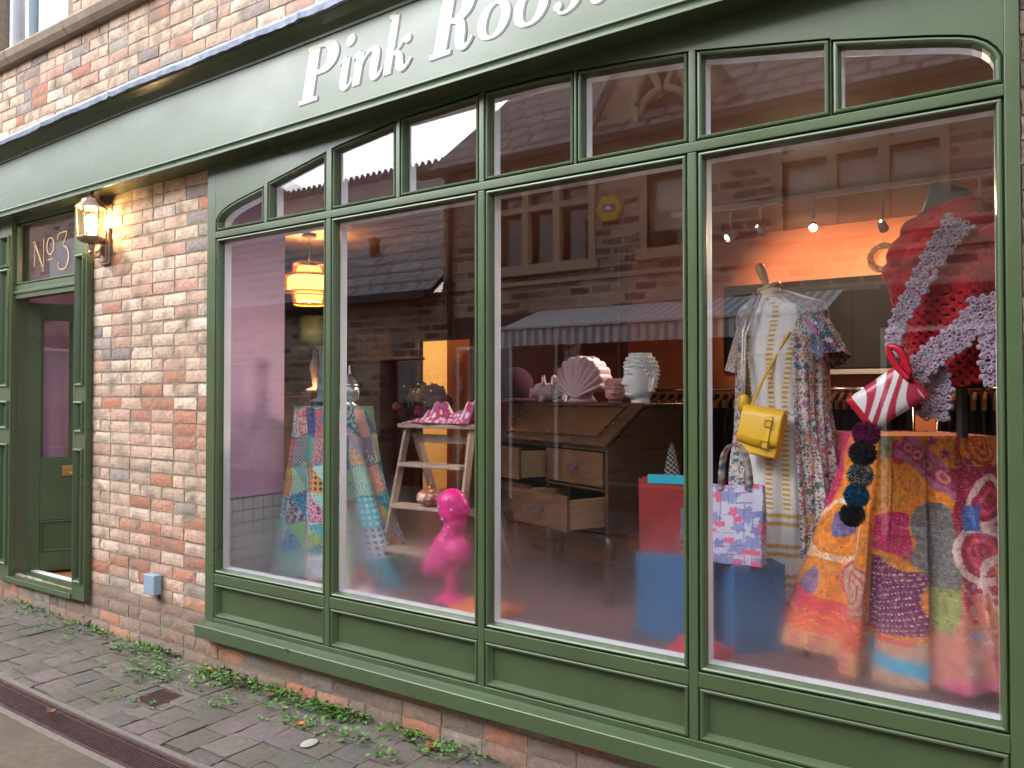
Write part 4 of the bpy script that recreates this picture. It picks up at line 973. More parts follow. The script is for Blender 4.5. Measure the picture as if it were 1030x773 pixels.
# sloping lid with fielded panel
ang = math.atan2(.205, .255); Lm = BM @ Matrix.Translation((0, -.012, .798)) @ Matrix.Rotation(ang, 4, 'X')
ln_ = .338
lid = MB(Lm).box(-1.105, .005, 0, ln_, 0, .022).build('lid', M['walnut'], bu, bevel=.005)
MB(Lm).box(-.98, -.12, .07, ln_ - .05, .0225, .027).build('lid_panel', M['walnut_light'], lid, bevel=.003)
mm = MB(Lm)
for (x0, x1, y0, y1) in ((-1.0, -.10, .05, .062), (-1.0, -.10, ln_ - .042, ln_ - .03), (-1.0, -.988, .062, ln_ - .042), (-.112, -.10, .062, ln_ - .042)): mm.box(x0, x1, y0, y1, .022, .034)
mm.build('lid_moulding', M['walnut'], lid, bevel=.004)
MB(Lm).box(-.59, -.55, .064, .072, .023, .036).build('lock_plate', M['brass'], lid, bevel=.002)
def drawer(x0, x1, z0, z1, pull):
    d_ = MB(BM).box(x0, x1, -pull - .012, -pull + .006, z0, z1).build('drawer', M['walnut_light'], bu, bevel=.003)
    bx_ = MB(BM)
    bx_.box(x0 + .006, x0 + .016, -pull + .006, .36 - pull, z0 + .008, z1 - .02).box(x1 - .016, x1 - .006, -pull + .006, .36 - pull, z0 + .008, z1 - .02).box(x0 + .016, x1 - .016, -pull + .006, .36 - pull, z0 + .008, z0 + .014)
    bx_.build('drawer_box', M['drawerwood'], d_, bevel=.0015)
    cx, cz = (x0 + x1) / 2, (z0 + z1) / 2
    h_ = MB(BM).box(cx - .045, cx + .045, -pull - .015, -pull - .012, cz - .008, cz + .020).box(cx - .03, cx + .03, -pull - .0152, -pull - .0121, cz - .018, cz + .028)
    h_.tube([(cx - .034, -pull - .014, cz + .006), (cx - .036, -pull - .03, cz - .006), (cx - .02, -pull - .034, cz - .016), (cx + .02, -pull - .034, cz - .016), (cx + .036, -pull - .03, cz - .006), (cx + .034, -pull - .014, cz + .006)], .0035, 6)
    h_.build('handle', M['iron'], d_, bevel=.001)
drawer(-.53, -.03, .60, .775, .0); drawer(-1.07, -.565, .60, .775, .16)
drawer(-.53, -.03, .395, .57, .22); drawer(-1.07, -.565, .395, .57, .10)
def turned(x, y):
    return MB(BM).lathe([(.022, 0), (.026, .012), (.018, .03), (.020, .09), (.030, .16), (.024, .22), (.036, .27), (.036, .36)], (x, y, 0), 16)
for x in (-1.06, -.55, -.04):
    for y in (.04, .46): turned(x, y).build('leg', M['walnut'], bu, smooth=True)
for x0, x1 in ((-1.03, -.575), (-.525, -.065)):
    pts = [(x0, .36), (x1, .36), (x1, .30)] + [(x1 + (x0 - x1) * q, .25 + .075 * math.sin(math.pi * q)) for q in np.linspace(.08, .92, 9)] + [(x0, .30)]
    MB(BM).prism(pts, .02, .035).build('apron', M['walnut'], bu, bevel=.002)
MB(BM).box(-1.06, -.04, .235, .265, .10, .125).build('stretcher', M['walnut'], bu, bevel=.003)

TOPZ = 1.025
def on(s, t=.385): return bw(-s, t, TOPZ)
# --- heads: parametric portrait planters
def head_points(H, W, nt, na, prm):
    t = np.linspace(0, 1, nt)[:, None]; th = np.linspace(-np.pi, np.pi, na, endpoint=False)[None, :]
    I = lambda k: np.interp(t, prm['t'], prm[k])
    w_, f_, b_ = I('w') * W, I('f') * W, I('b') * W
    c_, s_ = np.cos(th), np.sin(th)
    ex = .88
    x = np.sign(s_) * np.abs(s_) ** ex * w_
    y = np.where(c_ > 0, -np.abs(c_) ** ex * f_, np.abs(c_) ** ex * b_)
    g = lambda a0, sa, t0, st, amp: amp * W * np.exp(-((np.abs(th) - a0) / sa) ** 2 - ((t - t0) / st) ** 2)
    nose = np.interp(t, [.0, .335, .355, .385, .43, .50, .56, .62, 1], [0, 0, .13, .185, .15, .10, .055, 0, 0]) * W
    y = y - nose * np.exp(-(th / (.13 + .09 * np.exp(-((t - .37) / .035) ** 2))) ** 2)
    y = y + g(.43, .20, .545, .030, .095) - g(.45, .20, .522, .017, .060) + g(.45, .22, .503, .006, .040) - g(.42, .32, .592, .013, .060)
    y = y - g(0, .26, .285, .014, .05) - g(0, .22, .245, .016, .055) + g(0, .30, .265, .006, .035) + g(0, .2, .215, .014, .03) - g(0, .26, .16, .035, .045)
    y = y - g(.62, .28, .40, .08, .03)
    z = t * H + 0 * th
    return x, y, z, t, th
BUD = dict(t=[0, .04, .07, .11, .15, .22, .30, .42, .55, .68, .80, .90, .96, 1], w=[.36, .35, .34, .345, .40, .46, .49, .515, .52, .53, .515, .46, .40, .33], f=[.28, .27, .30, .43, .50, .52, .53, .545, .545, .56, .52, .43, .35, .28], b=[.36, .35, .36, .40, .44, .50, .56, .64, .70, .70, .64, .52, .42, .34])
def make_head(name, H, W, pos, rz, mat, label, cat, curls, t0, ear_y=.20):
    root = thing(name, pos, label, cat)
    x, y, z, t, th = head_points(H, W, 110, 120, BUD)
    MX = Matrix.Translation(pos) @ Matrix.Rotation(rz, 4, 'Z')
    P = np.stack([x, y, z], -1)
    MB(MX).grid(P, cv=True, capu=True).build('head', mat, root, smooth=True)
    hair = MB(MX); rg = np.random.default_rng(3)
    nrow = curls; zz = np.linspace(t0, .975, nrow)
    for i, q in enumerate(zz):
        k = int(round(26 * np.interp(q, BUD['t'], BUD['w']) / .53)); it = int(q * 109)
        for j in range(k):
            a = -math.pi + 2 * math.pi * (j + .5 * (i % 2)) / k
            if q < .70 and abs(a) < 1.55 + (q < .5) * .25 : continue
            if q < .30 and abs(a) < 2.2: continue
            ja = int((a + math.pi) / (2 * math.pi) * 120) % 120
            p = P[it, ja]; r_ = W * .062 * rg.uniform(.9, 1.15)
            hair.ell(tuple(p), (r_, r_, r_ * .9), 8)
    hair.build('hair_curls', mat, root, smooth=True)
    for s_ in (-1, 1):
        e = MB(MX @ Matrix.Translation((0, ear_y * W, 0)))
        ex_ = s_ * .505 * W
        pts = [(ex_, .02 * W, .56 * H), (ex_ * 1.08, .06 * W, .60 * H), (ex_ * 1.12, .13 * W, .585 * H), (ex_ * 1.12, .15 * W, .50 * H), (ex_ * 1.08, .10 * W, .40 * H), (ex_ * 1.05, .05 * W, .27 * H), (ex_ * 1.02, .02 * W, .22 * H), (ex_ * 1.0, -.01 * W, .30 * H), (ex_ * .99, .0 * W, .45 * H)]
        sm_ = smooth(pts, 28)
        e.tube([tuple(p) for p in sm_], [W * (.045 + .02 * math.sin(math.pi * i / 27)) for i in range(28)], 8, closed=True)
        e.ell((ex_ * 1.02, .05 * W, .40 * H), (.04 * W, .07 * W, .17 * H), 10)
        e.build('ear', mat, root, smooth=True)
    return root, MX
c = on(.205)
r_, MX = make_head('head_planter', .272, .150, c, R(-42), M['whiteceramic'], 'large white serene head planter with tight curls and long ears, facing left', 'planter', 10, .24)
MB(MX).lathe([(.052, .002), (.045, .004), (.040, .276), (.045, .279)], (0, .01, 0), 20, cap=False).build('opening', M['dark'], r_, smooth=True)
c = on(.412)
r_, MX = make_head('head_planter', .136, .108, c, R(16), M['pinkmatt'], 'small pink classical head planter with wavy hair, tucked left of the white head', 'planter', 6, .62)
MB(MX).lathe([(.043, .118), (.047, .135), (.040, .134), (.036, .120)], (0, .004, 0), 24).build('rim', M['pinkmatt'], r_, smooth=True)
# scallop shell vase
c = on(.765); SM = Matrix.Translation(c) @ Matrix.Rotation(R(-2), 4, 'Z')
t = thing('shell_vase', c, 'large dusty pink scallop shell vase between the small heads and speckled jug', 'vase')
nr, na = 26, 150
phi = np.linspace(R(8), R(172), na); rho = np.linspace(0, 1, nr)
def fanR(p):
    q = (p - R(90)) / R(82)
    return (.228 + .012 * np.abs(np.cos(q * 11 * np.pi / 2))) * (1 - .34 * np.abs(q) ** 2.6)
PF = np.zeros((nr, na, 3))
for i, r in enumerate(rho):
    q = (phi - R(90)) / R(82)
    rib = np.abs(np.cos(q * 11 * np.pi / 2)) ** .7
    cz = .030
    PF[i, :, 0] = fanR(phi) * r * np.cos(phi) * .90; PF[i, :, 2] = cz + (fanR(phi) * np.sin(phi)) * r + .012 * r
    PF[i, :, 1] = -.045 * (1 - r ** 2) - .020 * rib * min(1, r * 1.3) * (1 if r < .96 else .6)
bk = PF[-1].copy()
rows = [PF[i] for i in range(nr)]
for d_ in (.03, .07, .11, .135): 
    e_ = bk.copy(); e_[:, 1] = d_; sc = 1 - .03 * math.sin(d_ / .135 * math.pi); e_[:, 0] *= sc; rows.append(e_)
e_ = bk.copy(); e_[:, 1] = .135; e_[:, 0] *= .85; e_[:, 2] = .105 + (e_[:, 2] - .105) * .85; rows.append(e_)
MB(SM).grid(np.array(rows), capu=False).build('shell', M['pinkceramic'], t, smooth=True, solid=.004)
MB(SM).lathe([(.095, 0), (.10, .006), (.085, .02), (.07, .045), (.09, .07)], (0, .045, 0), 28, sy=.62).build('foot', M['pinkceramic'], t, smooth=True)
MB(SM).lathe([(.05, .262), (.075, .275), (.07, .279), (.045, .268)], (0, .07, 0), 26, sy=.7).build('mouth_rim', M['pinkceramic'], t, smooth=True)
# speckled white jug
c = on(.965); JM = Matrix.Translation(c) @ Matrix.Rotation(R(150), 4, 'Z')
t = thing('speckled_jug', c, 'white jug with black terrazzo flecks between the shell and the piggy bank', 'jug')
prof = [(.040, 0), (.046, .004), (.048, .06), (.045, .12), (.042, .15), (.040, .152)]
na_ = 60; Q = along(prof, 60); aa = np.linspace(0, 2 * np.pi, na_, endpoint=False)
P = np.array([[(r * np.cos(q), r * np.sin(q), z) for q in aa] for r, z in Q])
uu, vv = np.meshgrid(np.linspace(0, .26, 60), np.linspace(0, .28, na_), indexing='ij'); m_, _ = spots(uu, vv, .017, 3, .33)
Cj = np.tile(np.array((.70, .72, .70)), (60, na_, 1)); put(Cj, m_, np.array((.03, .035, .05)))
MB(JM).grid(P, cv=True, col=Cj, capu=True).build('body', bpy.data.materials['lacquer'], t, smooth=True)
MB(JM).tube([tuple(p) for p in smooth([(.040, 0, .135), (.070, 0, .165), (.098, 0, .14), (.085, 0, .08), (.047, 0, .035)], 22)], .009, 10).build('handle', M['whiteceramic'], t, smooth=True)
# piggy bank with pointed ears
c = on(1.065, .34); GM = Matrix.Translation(c) @ Matrix.Rotation(R(-48), 4, 'Z')
t = thing('piggy_bank', c, 'small glossy pink pig-shaped pot with upright ears at the left end of the bureau', 'piggy bank')
b = MB(GM)
b.ell((0, .02, .062), (.066, .085, .060), 20).ell((0, -.065, .055), (.030, .025, .028), 14)
b.ell((.0, -.03, .075), (.05, .05, .045), 16)
for s_ in (-1, 1):
    for y_ in (-.03, .07): b.ell((s_ * .035, y_, .014), (.017, .017, .020), 10)
b.build('body', M['pinkceramic'], t, remesh=.004)
for s_ in (-1, 1): MB(GM).lathe([(.022, .10), (.020, .125), (.010, .150), (.001, .172)], (s_ * .034, -.01, 0), 12, sy=.5).build('ear', M['pinkceramic'], t, smooth=True)
MB(GM).lathe([(.032, 0), (.034, .006), (.030, .010), (.022, .006)], (0, 0, 0), 18, M=Matrix.Translation((0, -.086, .055)) @ Matrix.Rotation(R(90), 4, 'X')).build('snout_ring', M['pinkceramic'], t, smooth=True)
# dark burgundy hat on a stand behind the left end
hx, hy = -2.86, 1.75
t = thing('felt_hat', (hx, hy, 1.42), 'deep burgundy round felt hat hanging on a post at the left behind the bureau', 'hat')
MB().ell((hx, hy, 1.585), (.125, .12, .125), 24).build('crown', pmat('burgundy_felt', (.055, .004, .018), .95), t, smooth=True)
MB().lathe([(.13, 1.50), (.16, 1.485), (.158, 1.478), (.125, 1.485)], (hx, hy, 0), 30).build('brim', bpy.data.materials['burgundy_felt'], t, smooth=True)
o = MB().tube([(hx, hy, .45), (hx, hy, 1.50)], .012, 8).lathe([(.11, .45), (.11, .462), (.02, .475)], (hx, hy, 0), 20).build('hat_stand', M['oak'], smooth=False); tag(o, 'slim wooden post carrying the burgundy felt hat', 'stand')
o = MB().tube([(-2.78, 3.2, 1.50), (-2.78, 3.2, 2.775)], .008, 8).build('copper_pipe', M['copper']); tag(o, 'thin upright copper pipe at the edge of the coral wall', 'pipe')
# red gift bag with turquoise tissue standing on the second blue box
def bluebox(x, y, z0, w_, d_, h_, rz, label):
    t_ = thing('display_cube', (x, y, z0), label, 'display cube', 'blue display cubes')
    MX_ = Matrix.Translation((x, y, z0)) @ Matrix.Rotation(rz, 4, 'Z')
    MB(MX_).box(-w_ / 2, w_ / 2, -d_ / 2, d_ / 2, 0, h_).build('box', M['bluebox'], t_, bevel=.004)
    f = MB(MX_)
    f.box(-w_ / 2 + .012, w_ / 2 - .012, -d_ / 2 - .0015, -d_ / 2 - .0002, .012, h_ - .012)
    f.build('front_board', M['bluebox'], t_)
bluebox(-1.28, .70, .45, .33, .30, .365, R(6), 'blue painted cube carrying the red gift bag, behind the third window')
bluebox(-.985, .70, .45, .22, .26, .362, R(40), 'blue painted cube carrying the printed tote bag, behind the fourth window')
c = (-1.31, .66, .816)
t = thing('gift_bag', c, 'red paper gift bag with turquoise band standing on a blue cube', 'bag')
GB = Matrix.Translation(c) @ Matrix.Rotation(R(14), 4, 'Z')
M['redpaper'] = pmat('red_paper', (.26, .022, .022), .5, var=.25, vscale=7, bump=.1, bscale=12)
b = MB(GB)
V = [(-.135, -.05, 0), (.135, -.05, 0), (.135, .05, 0), (-.135, .05, 0), (-.14, -.045, .325), (.14, -.04, .335), (.14, .04, .335), (-.14, .045, .325), (-.137, 0, .33), (.137, 0, .33)]
b.add(V, [(0, 1, 5, 4), (1, 2, 6, 9, 5), (2, 3, 7, 6), (3, 0, 4, 8, 7), (0, 3, 2, 1)]).build('bag', M['redpaper'], t, solid=.002)
M['turq'] = pmat('turquoise_ribbon', (.02, .38, .48), .5)
MB(GB).box(-.10, .150, -.0475, -.044, .305, .345).box(.1415, .1435, -.04, .04, .305, .345).build('band', M['turq'], t, bevel=.001)
MB(GB).box(.045, .085, -.053, -.0505, .06, .20).build('tag', M['greyneck'], t); MB(GB).box(.09, .132, -.0535, -.0508, .03, .14).build('label', M['whiteceramic'], t)
# white-dotted tassel lantern string hanging by the bureau
c = (-1.565, 1.15, 1.08)
t = thing('beaded_tassel', (-1.60, 1.30, 1.45), 'black and white chequered cone-shaped tassel hanging beside the bureau', 'tassel')
na_, nz_ = 40, 46; aa = np.linspace(0, 2 * np.pi, na_, endpoint=False)
P = np.array([[(-1.565 + (.012 + .060 * q) * np.cos(w_), 1.25 + (.012 + .06 * q) * np.sin(w_), 1.345 - .29 * q) for w_ in aa] for q in np.linspace(0, 1, nz_)])
ii, jj = np.meshgrid(np.arange(nz_), np.arange(na_), indexing='ij'); Ck = np.where((((ii // 2) + (jj // 2)) % 2)[..., None] == 0, (.55, .55, .55), (.02, .02, .02))
MB().grid(P, cv=True, col=Ck, capu=True).build('cone', M['cloth'], t)
MB().tube([(-1.565, 1.25, 1.345), (-1.567, 1.25, 1.40), (-1.575, 1.26, 1.46)], .004, 6).build('cord', pmat('orange_cord', (.5, .12, .03), .8), t)
# dark clothes and chairs in the shadows right of the bureau
def hanging(x, y, z0, z1, w_, col, seed, name='garment'):
    nu, nv = 40, 24; u = np.linspace(0, 2 * np.pi, nu, endpoint=False)[:, None]; v = np.linspace(0, 1, nv)[None, :]
    rw = w_ * (.55 + .45 * v ** .7); rd = .05 + .05 * v
    P = np.stack([x + np.cos(u) * rd * (1 + .15 * np.sin(5 * u + seed)), y + np.sin(u) * rw * (1 + .05 * np.sin(9 * u + seed)), z1 + (z0 - z1) * v - .05 * (1 - v) * np.abs(np.sin(u)) + 0 * u], -1)
    return P
# ------------------------------------------------------------------ window four: dressed mannequin, bags, shawl, quilted table
def rings_loft(rings, na, cx, cy, rz, pleat=None, a0=0, a1=2 * math.pi, closed=True, n=60, grow=0.0):
    """rings: (z, rx, ry, dx, dy) -> points (n, na, 3); angle 0 faces front (-y) before rotation"""
    rg = np.array(rings, float); zz = np.linspace(rg[0, 0], rg[-1, 0], n)
    order = np.argsort(rg[:, 0]); col_ = lambda k: np.interp(zz, rg[order, 0], rg[order, k])
    rx, ry, dx_, dy_ = (col_(k)[:, None] for k in (1, 2, 3, 4))
    th = (np.linspace(a0, a1, na, endpoint=not closed))[None, :]
    m_ = 1 + (pleat(th, zz[:, None]) if pleat else 0)
    x = dx_ + np.sin(th) * (rx + grow) * m_; y = dy_ - np.cos(th) * (ry + grow) * m_
    X = cx + x * math.cos(rz) - y * math.sin(rz); Y = cy + x * math.sin(rz) + y * math.cos(rz)
    return np.stack([X, Y, np.repeat(zz[:, None], X.shape[1], 1)], -1), th * np.ones_like(X), zz[:, None] * np.ones_like(X)
MXc, MYc, MRZ = -.90, .95, R(-16)
mq = thing('dress_form', (MXc, MYc, .45), 'ivory dress form with beech neck cap wearing a dress and floral kimono', 'mannequin')
BODY = [(2.005, .050, .050, -.06, 0), (1.965, .055, .056, -.05, 0), (1.93, .085, .07, -.03, 0), (1.90, .155, .085, 0, 0), (1.86, .178, .095, 0, 0), (1.78, .165, .115, 0, 0), (1.70, .15, .125, 0, -.01), (1.50, .115, .09, 0, 0), (1.32, .165, .125, 0, 0), (1.20, .16, .12, 0, 0)]
P, _, _ = rings_loft(BODY, 48, MXc, MYc, MRZ, n=60); MB().grid(P, cv=True, capu=True).build('torso', M['ivory'], mq, smooth=True)
nc = P[0].mean(0)
NM = Matrix.Translation(nc) @ Matrix.Rotation(R(-22), 4, 'Y')
MB(NM).lathe([(.056, -.010), (.060, -.004), (.058, .006), (.044, .012), (.015, .020), (.016, .032), (.022, .08), (.021, .112), (.012, .126), (.0, .128)], (0, 0, 0), 24, sy=.9).build('neck_cap', M['beech'], mq, smooth=True)
MB().tube([(MXc, MYc, .47), (MXc, MYc, 1.25)], .016, 10).build('pole', M['beech'], mq)
for k in range(3):
    a = 2.1 * k + .5; MB().tube([(MXc, MYc, .62), (MXc + .2 * math.cos(a), MYc + .2 * math.sin(a), .463)], .014, 8).build('leg', M['beech'], mq, smooth=True)
# white dress with mustard woven stripes
DR = [(1.955, .068, .068, -.05, 0), (1.935, .10, .078, -.025, 0), (1.915, .158, .092, 0, 0), (1.86, .185, .105, 0, 0), (1.70, .168, .138, 0, -.01), (1.45, .150, .115, 0, 0), (1.40, .165, .125, 0, 0), (1.15, .195, .155, 0, 0), (.635, .215, .18, .02, 0)]
pl = lambda th, z: np.clip((1.42 - z) / .5, 0, 1) * (.055 * np.sin(15 * th + 2 * np.sin(z * 4)) + .03 * np.sin(8 * th + 1)) + np.clip((z - 1.42) * 8, 0, 1) * .008 * np.sin(20 * th)
NA, NZ_ = 420, 300
P, th, zz = rings_loft(DR, NA, MXc, MYc, MRZ, pl, n=NZ_)
C = np.tile(np.array((.74, .72, .70)), (NZ_, NA, 1)); mus = np.array((.60, .36, .06))
ang_ = (th + np.pi) % (2 * np.pi) - np.pi
for a_ in (-.62, .14, .52, 1.0, 1.5, -1.2, 2.2, -2.2):
    aa_ = a_ + np.where(zz > 1.5, (zz - 1.5) * (.9 if a_ > .3 else .1), 0)
    inb = (np.abs(ang_ - aa_) < .085) & (zz > 1.02)
    put(C, inb & ((zz / .021) % 1 > .42), mus)
    put(C, (np.abs(np.abs(ang_ - aa_) - .115) < .008) & (zz > 1.02), np.array((.62, .52, .36)))
for z_ in (.99, .955, .86, .825, .735, .70):
    jag = .010 * np.abs(((ang_ * 19) % 1) - .5) * 2
    put(C, np.abs(zz - z_ - jag) < .008, mus)
put(C, np.abs(zz - 1.43) < .006, np.array((.5, .42, .34)))
d_ = thing('striped_dress', (MXc, MYc, .635), 'long white dress with mustard woven stripes on the dress form', 'dress')
MB().grid(P, cv=True, col=C).build('dress', M['cloth'], d_, smooth=True, solid=.002)
# floral kimono, open at the front
KI = [(1.985, .080, .082, -.05, .01), (1.955, .125, .095, -.02, .005), (1.925, .19, .108, 0, 0), (1.88, .212, .122, 0, 0), (1.70, .200, .152, 0, 0), (1.45, .205, .150, 0, 0), (1.15, .235, .175, .01, 0), (.86, .245, .185, .02, 0)]
kp = lambda th, z: np.clip((1.85 - z) / .6, .1, 1) * (.05 * np.sin(13 * th + 1.5 * np.sin(z * 5)) + .03 * np.sin(29 * th))
NA, NZ_ = 460, 300
P, th, zz = rings_loft(KI, NA, MXc, MYc, MRZ, kp, a0=.66, a1=2 * math.pi - .50, closed=False, n=NZ_, grow=.006)
# fall longer at the right front edge
f_ = np.clip((2.0 - th) / 1.6, 0, 1) * np.clip((1.5 - zz) / .6, 0, 1); P[..., 2] -= .16 * f_
def floral(u, v, dark=False, s=0):
    bg = np.array((.030, .030, .075)) if dark else np.array((.60, .57, .54)); Cq = np.tile(bg, (*u.shape, 1))
    m1, i1 = spots(u, v, .011, 11 + s, .33); put(Cq, m1, pick(i1, [(.5, .5, .55), (.4, .15, .2), (.1, .2, .3)] if dark else [(.05, .05, .09), (.10, .10, .16), (.28, .10, .12), (.12, .16, .12)]))
    m2, i2 = spots(u, v, .034, 5 + s, .30); put(Cq, m2, pick(i2, [(.60, .58, .58), (.02, .25, .30), (.45, .08, .18)] if dark else [(.42, .12, .16), (.07, .16, .24), (.50, .32, .12), (.34, .13, .26), (.55, .36, .34), (.10, .14, .09)]))
    return Cq
U_ = th * .2; C = floral(U_, zz); Cd = floral(U_, zz, True); yo = (zz > 1.86 + .05 * np.sin(th * 3)); C = np.where(yo[..., None], Cd * .6 + C * .4, C)
k_ = thing('floral_kimono', (MXc, MYc, .8), 'thin white kimono with small dark flowers and navy sleeves over the striped dress', 'kimono')
MB().grid(P, col=C).build('body', M['cloth'], k_, smooth=True, solid=.002)
def sleeve(p0, p1, r0, r1, dark):
    n, m_ = 60, 120; q = np.linspace(0, 1, n)[:, None]; a = np.linspace(0, 2 * np.pi, m_, endpoint=False)[None, :]
    p0, p1 = np.array(p0), np.array(p1); ax = (p1 - p0) / np.linalg.norm(p1 - p0); s1 = np.cross(ax, (0, 1, 0)); s1 /= np.linalg.norm(s1); s2 = np.cross(ax, s1)
    r = (r0 + (r1 - r0) * q ** .8) * (1 + .08 * np.sin(7 * a + q * 4) * q)
    Pq = p0 + (p1 - p0) * q[..., None] + (s1 * np.cos(a)[..., None] * .55 + s2 * np.sin(a)[..., None]) * r[..., None]
    Cq = floral(a * .1 + 0 * q, q * .28 + 0 * a, dark, 3)
    MB().grid(Pq, cv=True, col=Cq).build('sleeve', M['cloth'], k_, smooth=True, solid=.002)
sleeve((-.765, .93, 1.90), (-.665, .88, 1.665), .075, .115, True)
sleeve((-1.045, 1.0, 1.90), (-1.105, 1.0, 1.62), .075, .105, False)
# beaded necklace with yellow tassel, satchel, tote
t = thing('tassel_necklace', (-1.02, .80, 1.45), 'beaded cord necklace ending in a short mustard yellow tassel', 'necklace')
MB().tube([(-1.0, .90, 1.97), (-1.035, .83, 1.80), (-1.03, .795, 1.60), (-1.022, .79, 1.52)], .007, 8).tube([(-.965, .86, 1.97), (-1.02, .815, 1.78), (-1.018, .79, 1.60), (-1.020, .788, 1.52)], .007, 8).build('cord', pmat('silver_beads', (.55, .50, .42), .35, metal=.5, var=.4, vscale=90), t, smooth=True)
MB().lathe([(.008, .075), (.020, .065), (.024, .045), (.027, 0)], (-1.021, .788, 1.445), 16).build('tassel', M['leather'], t, smooth=True)
c = (-.928, .735, 1.358); SMx = Matrix.Translation(c) @ Matrix.Rotation(R(-6), 4, 'Z') @ Matrix.Rotation(R(9), 4, 'Y') @ Matrix.Rotation(R(-8), 4, 'X')
t = thing('satchel', c, 'bright yellow leather satchel with buckled strap hanging at the dress', 'satchel')
MB(SMx).box(-.088, .088, -.03, .035, -.105, .095).build('bag', M['leather'], t, bevel=.010, seg=3)
b = MB(SMx); pf = [(.035, .100), (.0, .104), (-.036, .096), (-.042, .06), (-.041, -.02), (-.038, -.055)]
b.grid(np.array([[(x, y, z - (.0 if k < 4 else .012 * math.cos(x * 17))) for x in np.linspace(-.090, .090, 20)] for k, (y, z) in enumerate(pf)])).build('flap', M['leather'], t, smooth=True, solid=.004)
MB(SMx).box(.030, .052, -.050, -.044, -.075, .07).build('strap', M['leather'], t, bevel=.002)
bk_ = MB(SMx)
for z_ in (.035, -.055): bk_.tube([(.024, -.053, z_ - .014), (.058, -.053, z_ - .014), (.058, -.053, z_ + .014), (.024, -.053, z_ + .014)], .0026, 6, closed=True)
bk_.build('buckle', M['brass'], t)
MB(SMx).tube([(-.07, 0, .10), (-.05, .02, .22), (.02, .03, .45)], .006, 6).build('shoulder_strap', M['leather'], t)
# tote bag on the cube
c = (-1.0, .60, .813); TM = Matrix.Translation(c) @ Matrix.Rotation(R(2), 4, 'Z')
t = thing('tote_bag', c, 'pale lilac tote bag printed with blue and pink sketches, standing on a blue cube', 'tote bag')
nu, nv = 150, 130; u = np.linspace(0, 1, nu)[:, None] * np.ones((1, nv)); v = np.linspace(0, 1, nv)[None, :] * np.ones((nu, 1))
Cq = np.tile(np.array((.50, .47, .58)), (nu, nv, 1))
uu, vv = u * .46, v * .33
m_, i_ = spots(uu, vv, .06, 2, .40); put(Cq, m_, pick(i_, [(.20, .20, .42), (.24, .26, .46), (.62, .12, .22), (.5, .47, .58)]))
put(Cq, (np.abs(((vv + .02 * hsh(np.floor(uu / .05), np.floor(vv / .04), 1)) / .032) % 1 - .5) < .05) & (hsh(np.floor(uu / .045), np.floor(vv / .032), 2) > .4), np.array((.16, .16, .30)))
put(Cq, (np.abs((uu / .028) % 1 - .5) < .05) & (hsh(np.floor(uu / .028), np.floor(vv / .05), 3) > .6), np.array((.14, .15, .28)))
put(Cq, hsh(np.floor(uu / .03), np.floor(vv / .022), 9) > .93, np.array((.68, .10, .22)))
per = u * 4; x = np.where(per < 1.6, -.115 + .23 * per / 1.6, np.where(per < 2, .115, np.where(per < 3.6, .115 - .23 * (per - 2) / 1.6, -.115)))
y = np.where(per < 1.6, -.045, np.where(per < 2, -.045 + .09 * (per - 1.6) / .4, np.where(per < 3.6, .045, .045 - .09 * (per - 3.6) / .4)))
y = y * (1 - .75 * v ** 1.6) + .008 * np.sin(x * 40 + v * 5); z = v * .325 + .006 * np.sin(x * 25) * v
MB(TM).grid(np.stack([x, y, z], -1), col=Cq).build('body', M['cloth'], t, smooth=True, solid=.003)
for s_ in (-1, 1):
    pts = smooth([(-.06, s_ * .014, .30), (-.06, s_ * .012, .37), (-.045, s_ * .02, .46), (.0, s_ * .03, .50), (.04, s_ * .02, .45), (.055, s_ * .012, .37), (.055, s_ * .014, .30)], 30)
    Pq = np.array([[p + np.array((w_ * (1 if i < 15 else -1) * (abs(i - 14.5) / 15) ** .3, 0, -abs(w_) * 0)) for w_ in (-.013, .013)] for i, p in enumerate(pts)])
    Ch = floral(Pq[..., 0] * 2, Pq[..., 2]); MB(TM).grid(Pq, col=Ch * .55).build('handle', M['cloth'], t, smooth=True, solid=.004)
# kantha quilt over the turned table
TC = [(-.456, .62), (-.69, 1.0), (-.31, 1.235), (-.073, .856)]
tt_ = thing('display_table', (-.38, .93, .45), 'square table hidden under the orange and magenta quilt', 'table')
MB().add([(x, y, z) for z in (1.325, 1.35) for x, y in TC], [(0, 1, 2, 3), (7, 6, 5, 4), (0, 4, 5, 1), (1, 5, 6, 2), (2, 6, 7, 3), (3, 7, 4, 0)]).build('top', M['walnut'], tt_, bevel=.003)
cx_, cy_ = np.mean(TC, 0)
for x, y in TC:
    lx, ly = cx_ + (x - cx_) * .9, cy_ + (y - cy_) * .9; MB().box(lx - .02, lx + .02, ly - .02, ly + .02, .45, 1.325).build('leg', M['walnut'], tt_)
top = [(-.31, 1.235), (-.69, 1.0), (-.456, .62), (-.073, .856), (-.31, 1.235)]
bot = [(-.35, 1.36), (-.93, 1.10), (-.80, .70), (-.52, .50), (-.44, .60), (-.30, .46), (-.06, .50), (.0, .80), (-.25, 1.36)]
NU, NV = 640, 300
P, s, tb = drape(top, bot, 1.358, .468, NU, NV, [(11, 1.0, .5), (6, .3, .6), (17, 2, .3)], .062, .026, 1.15)
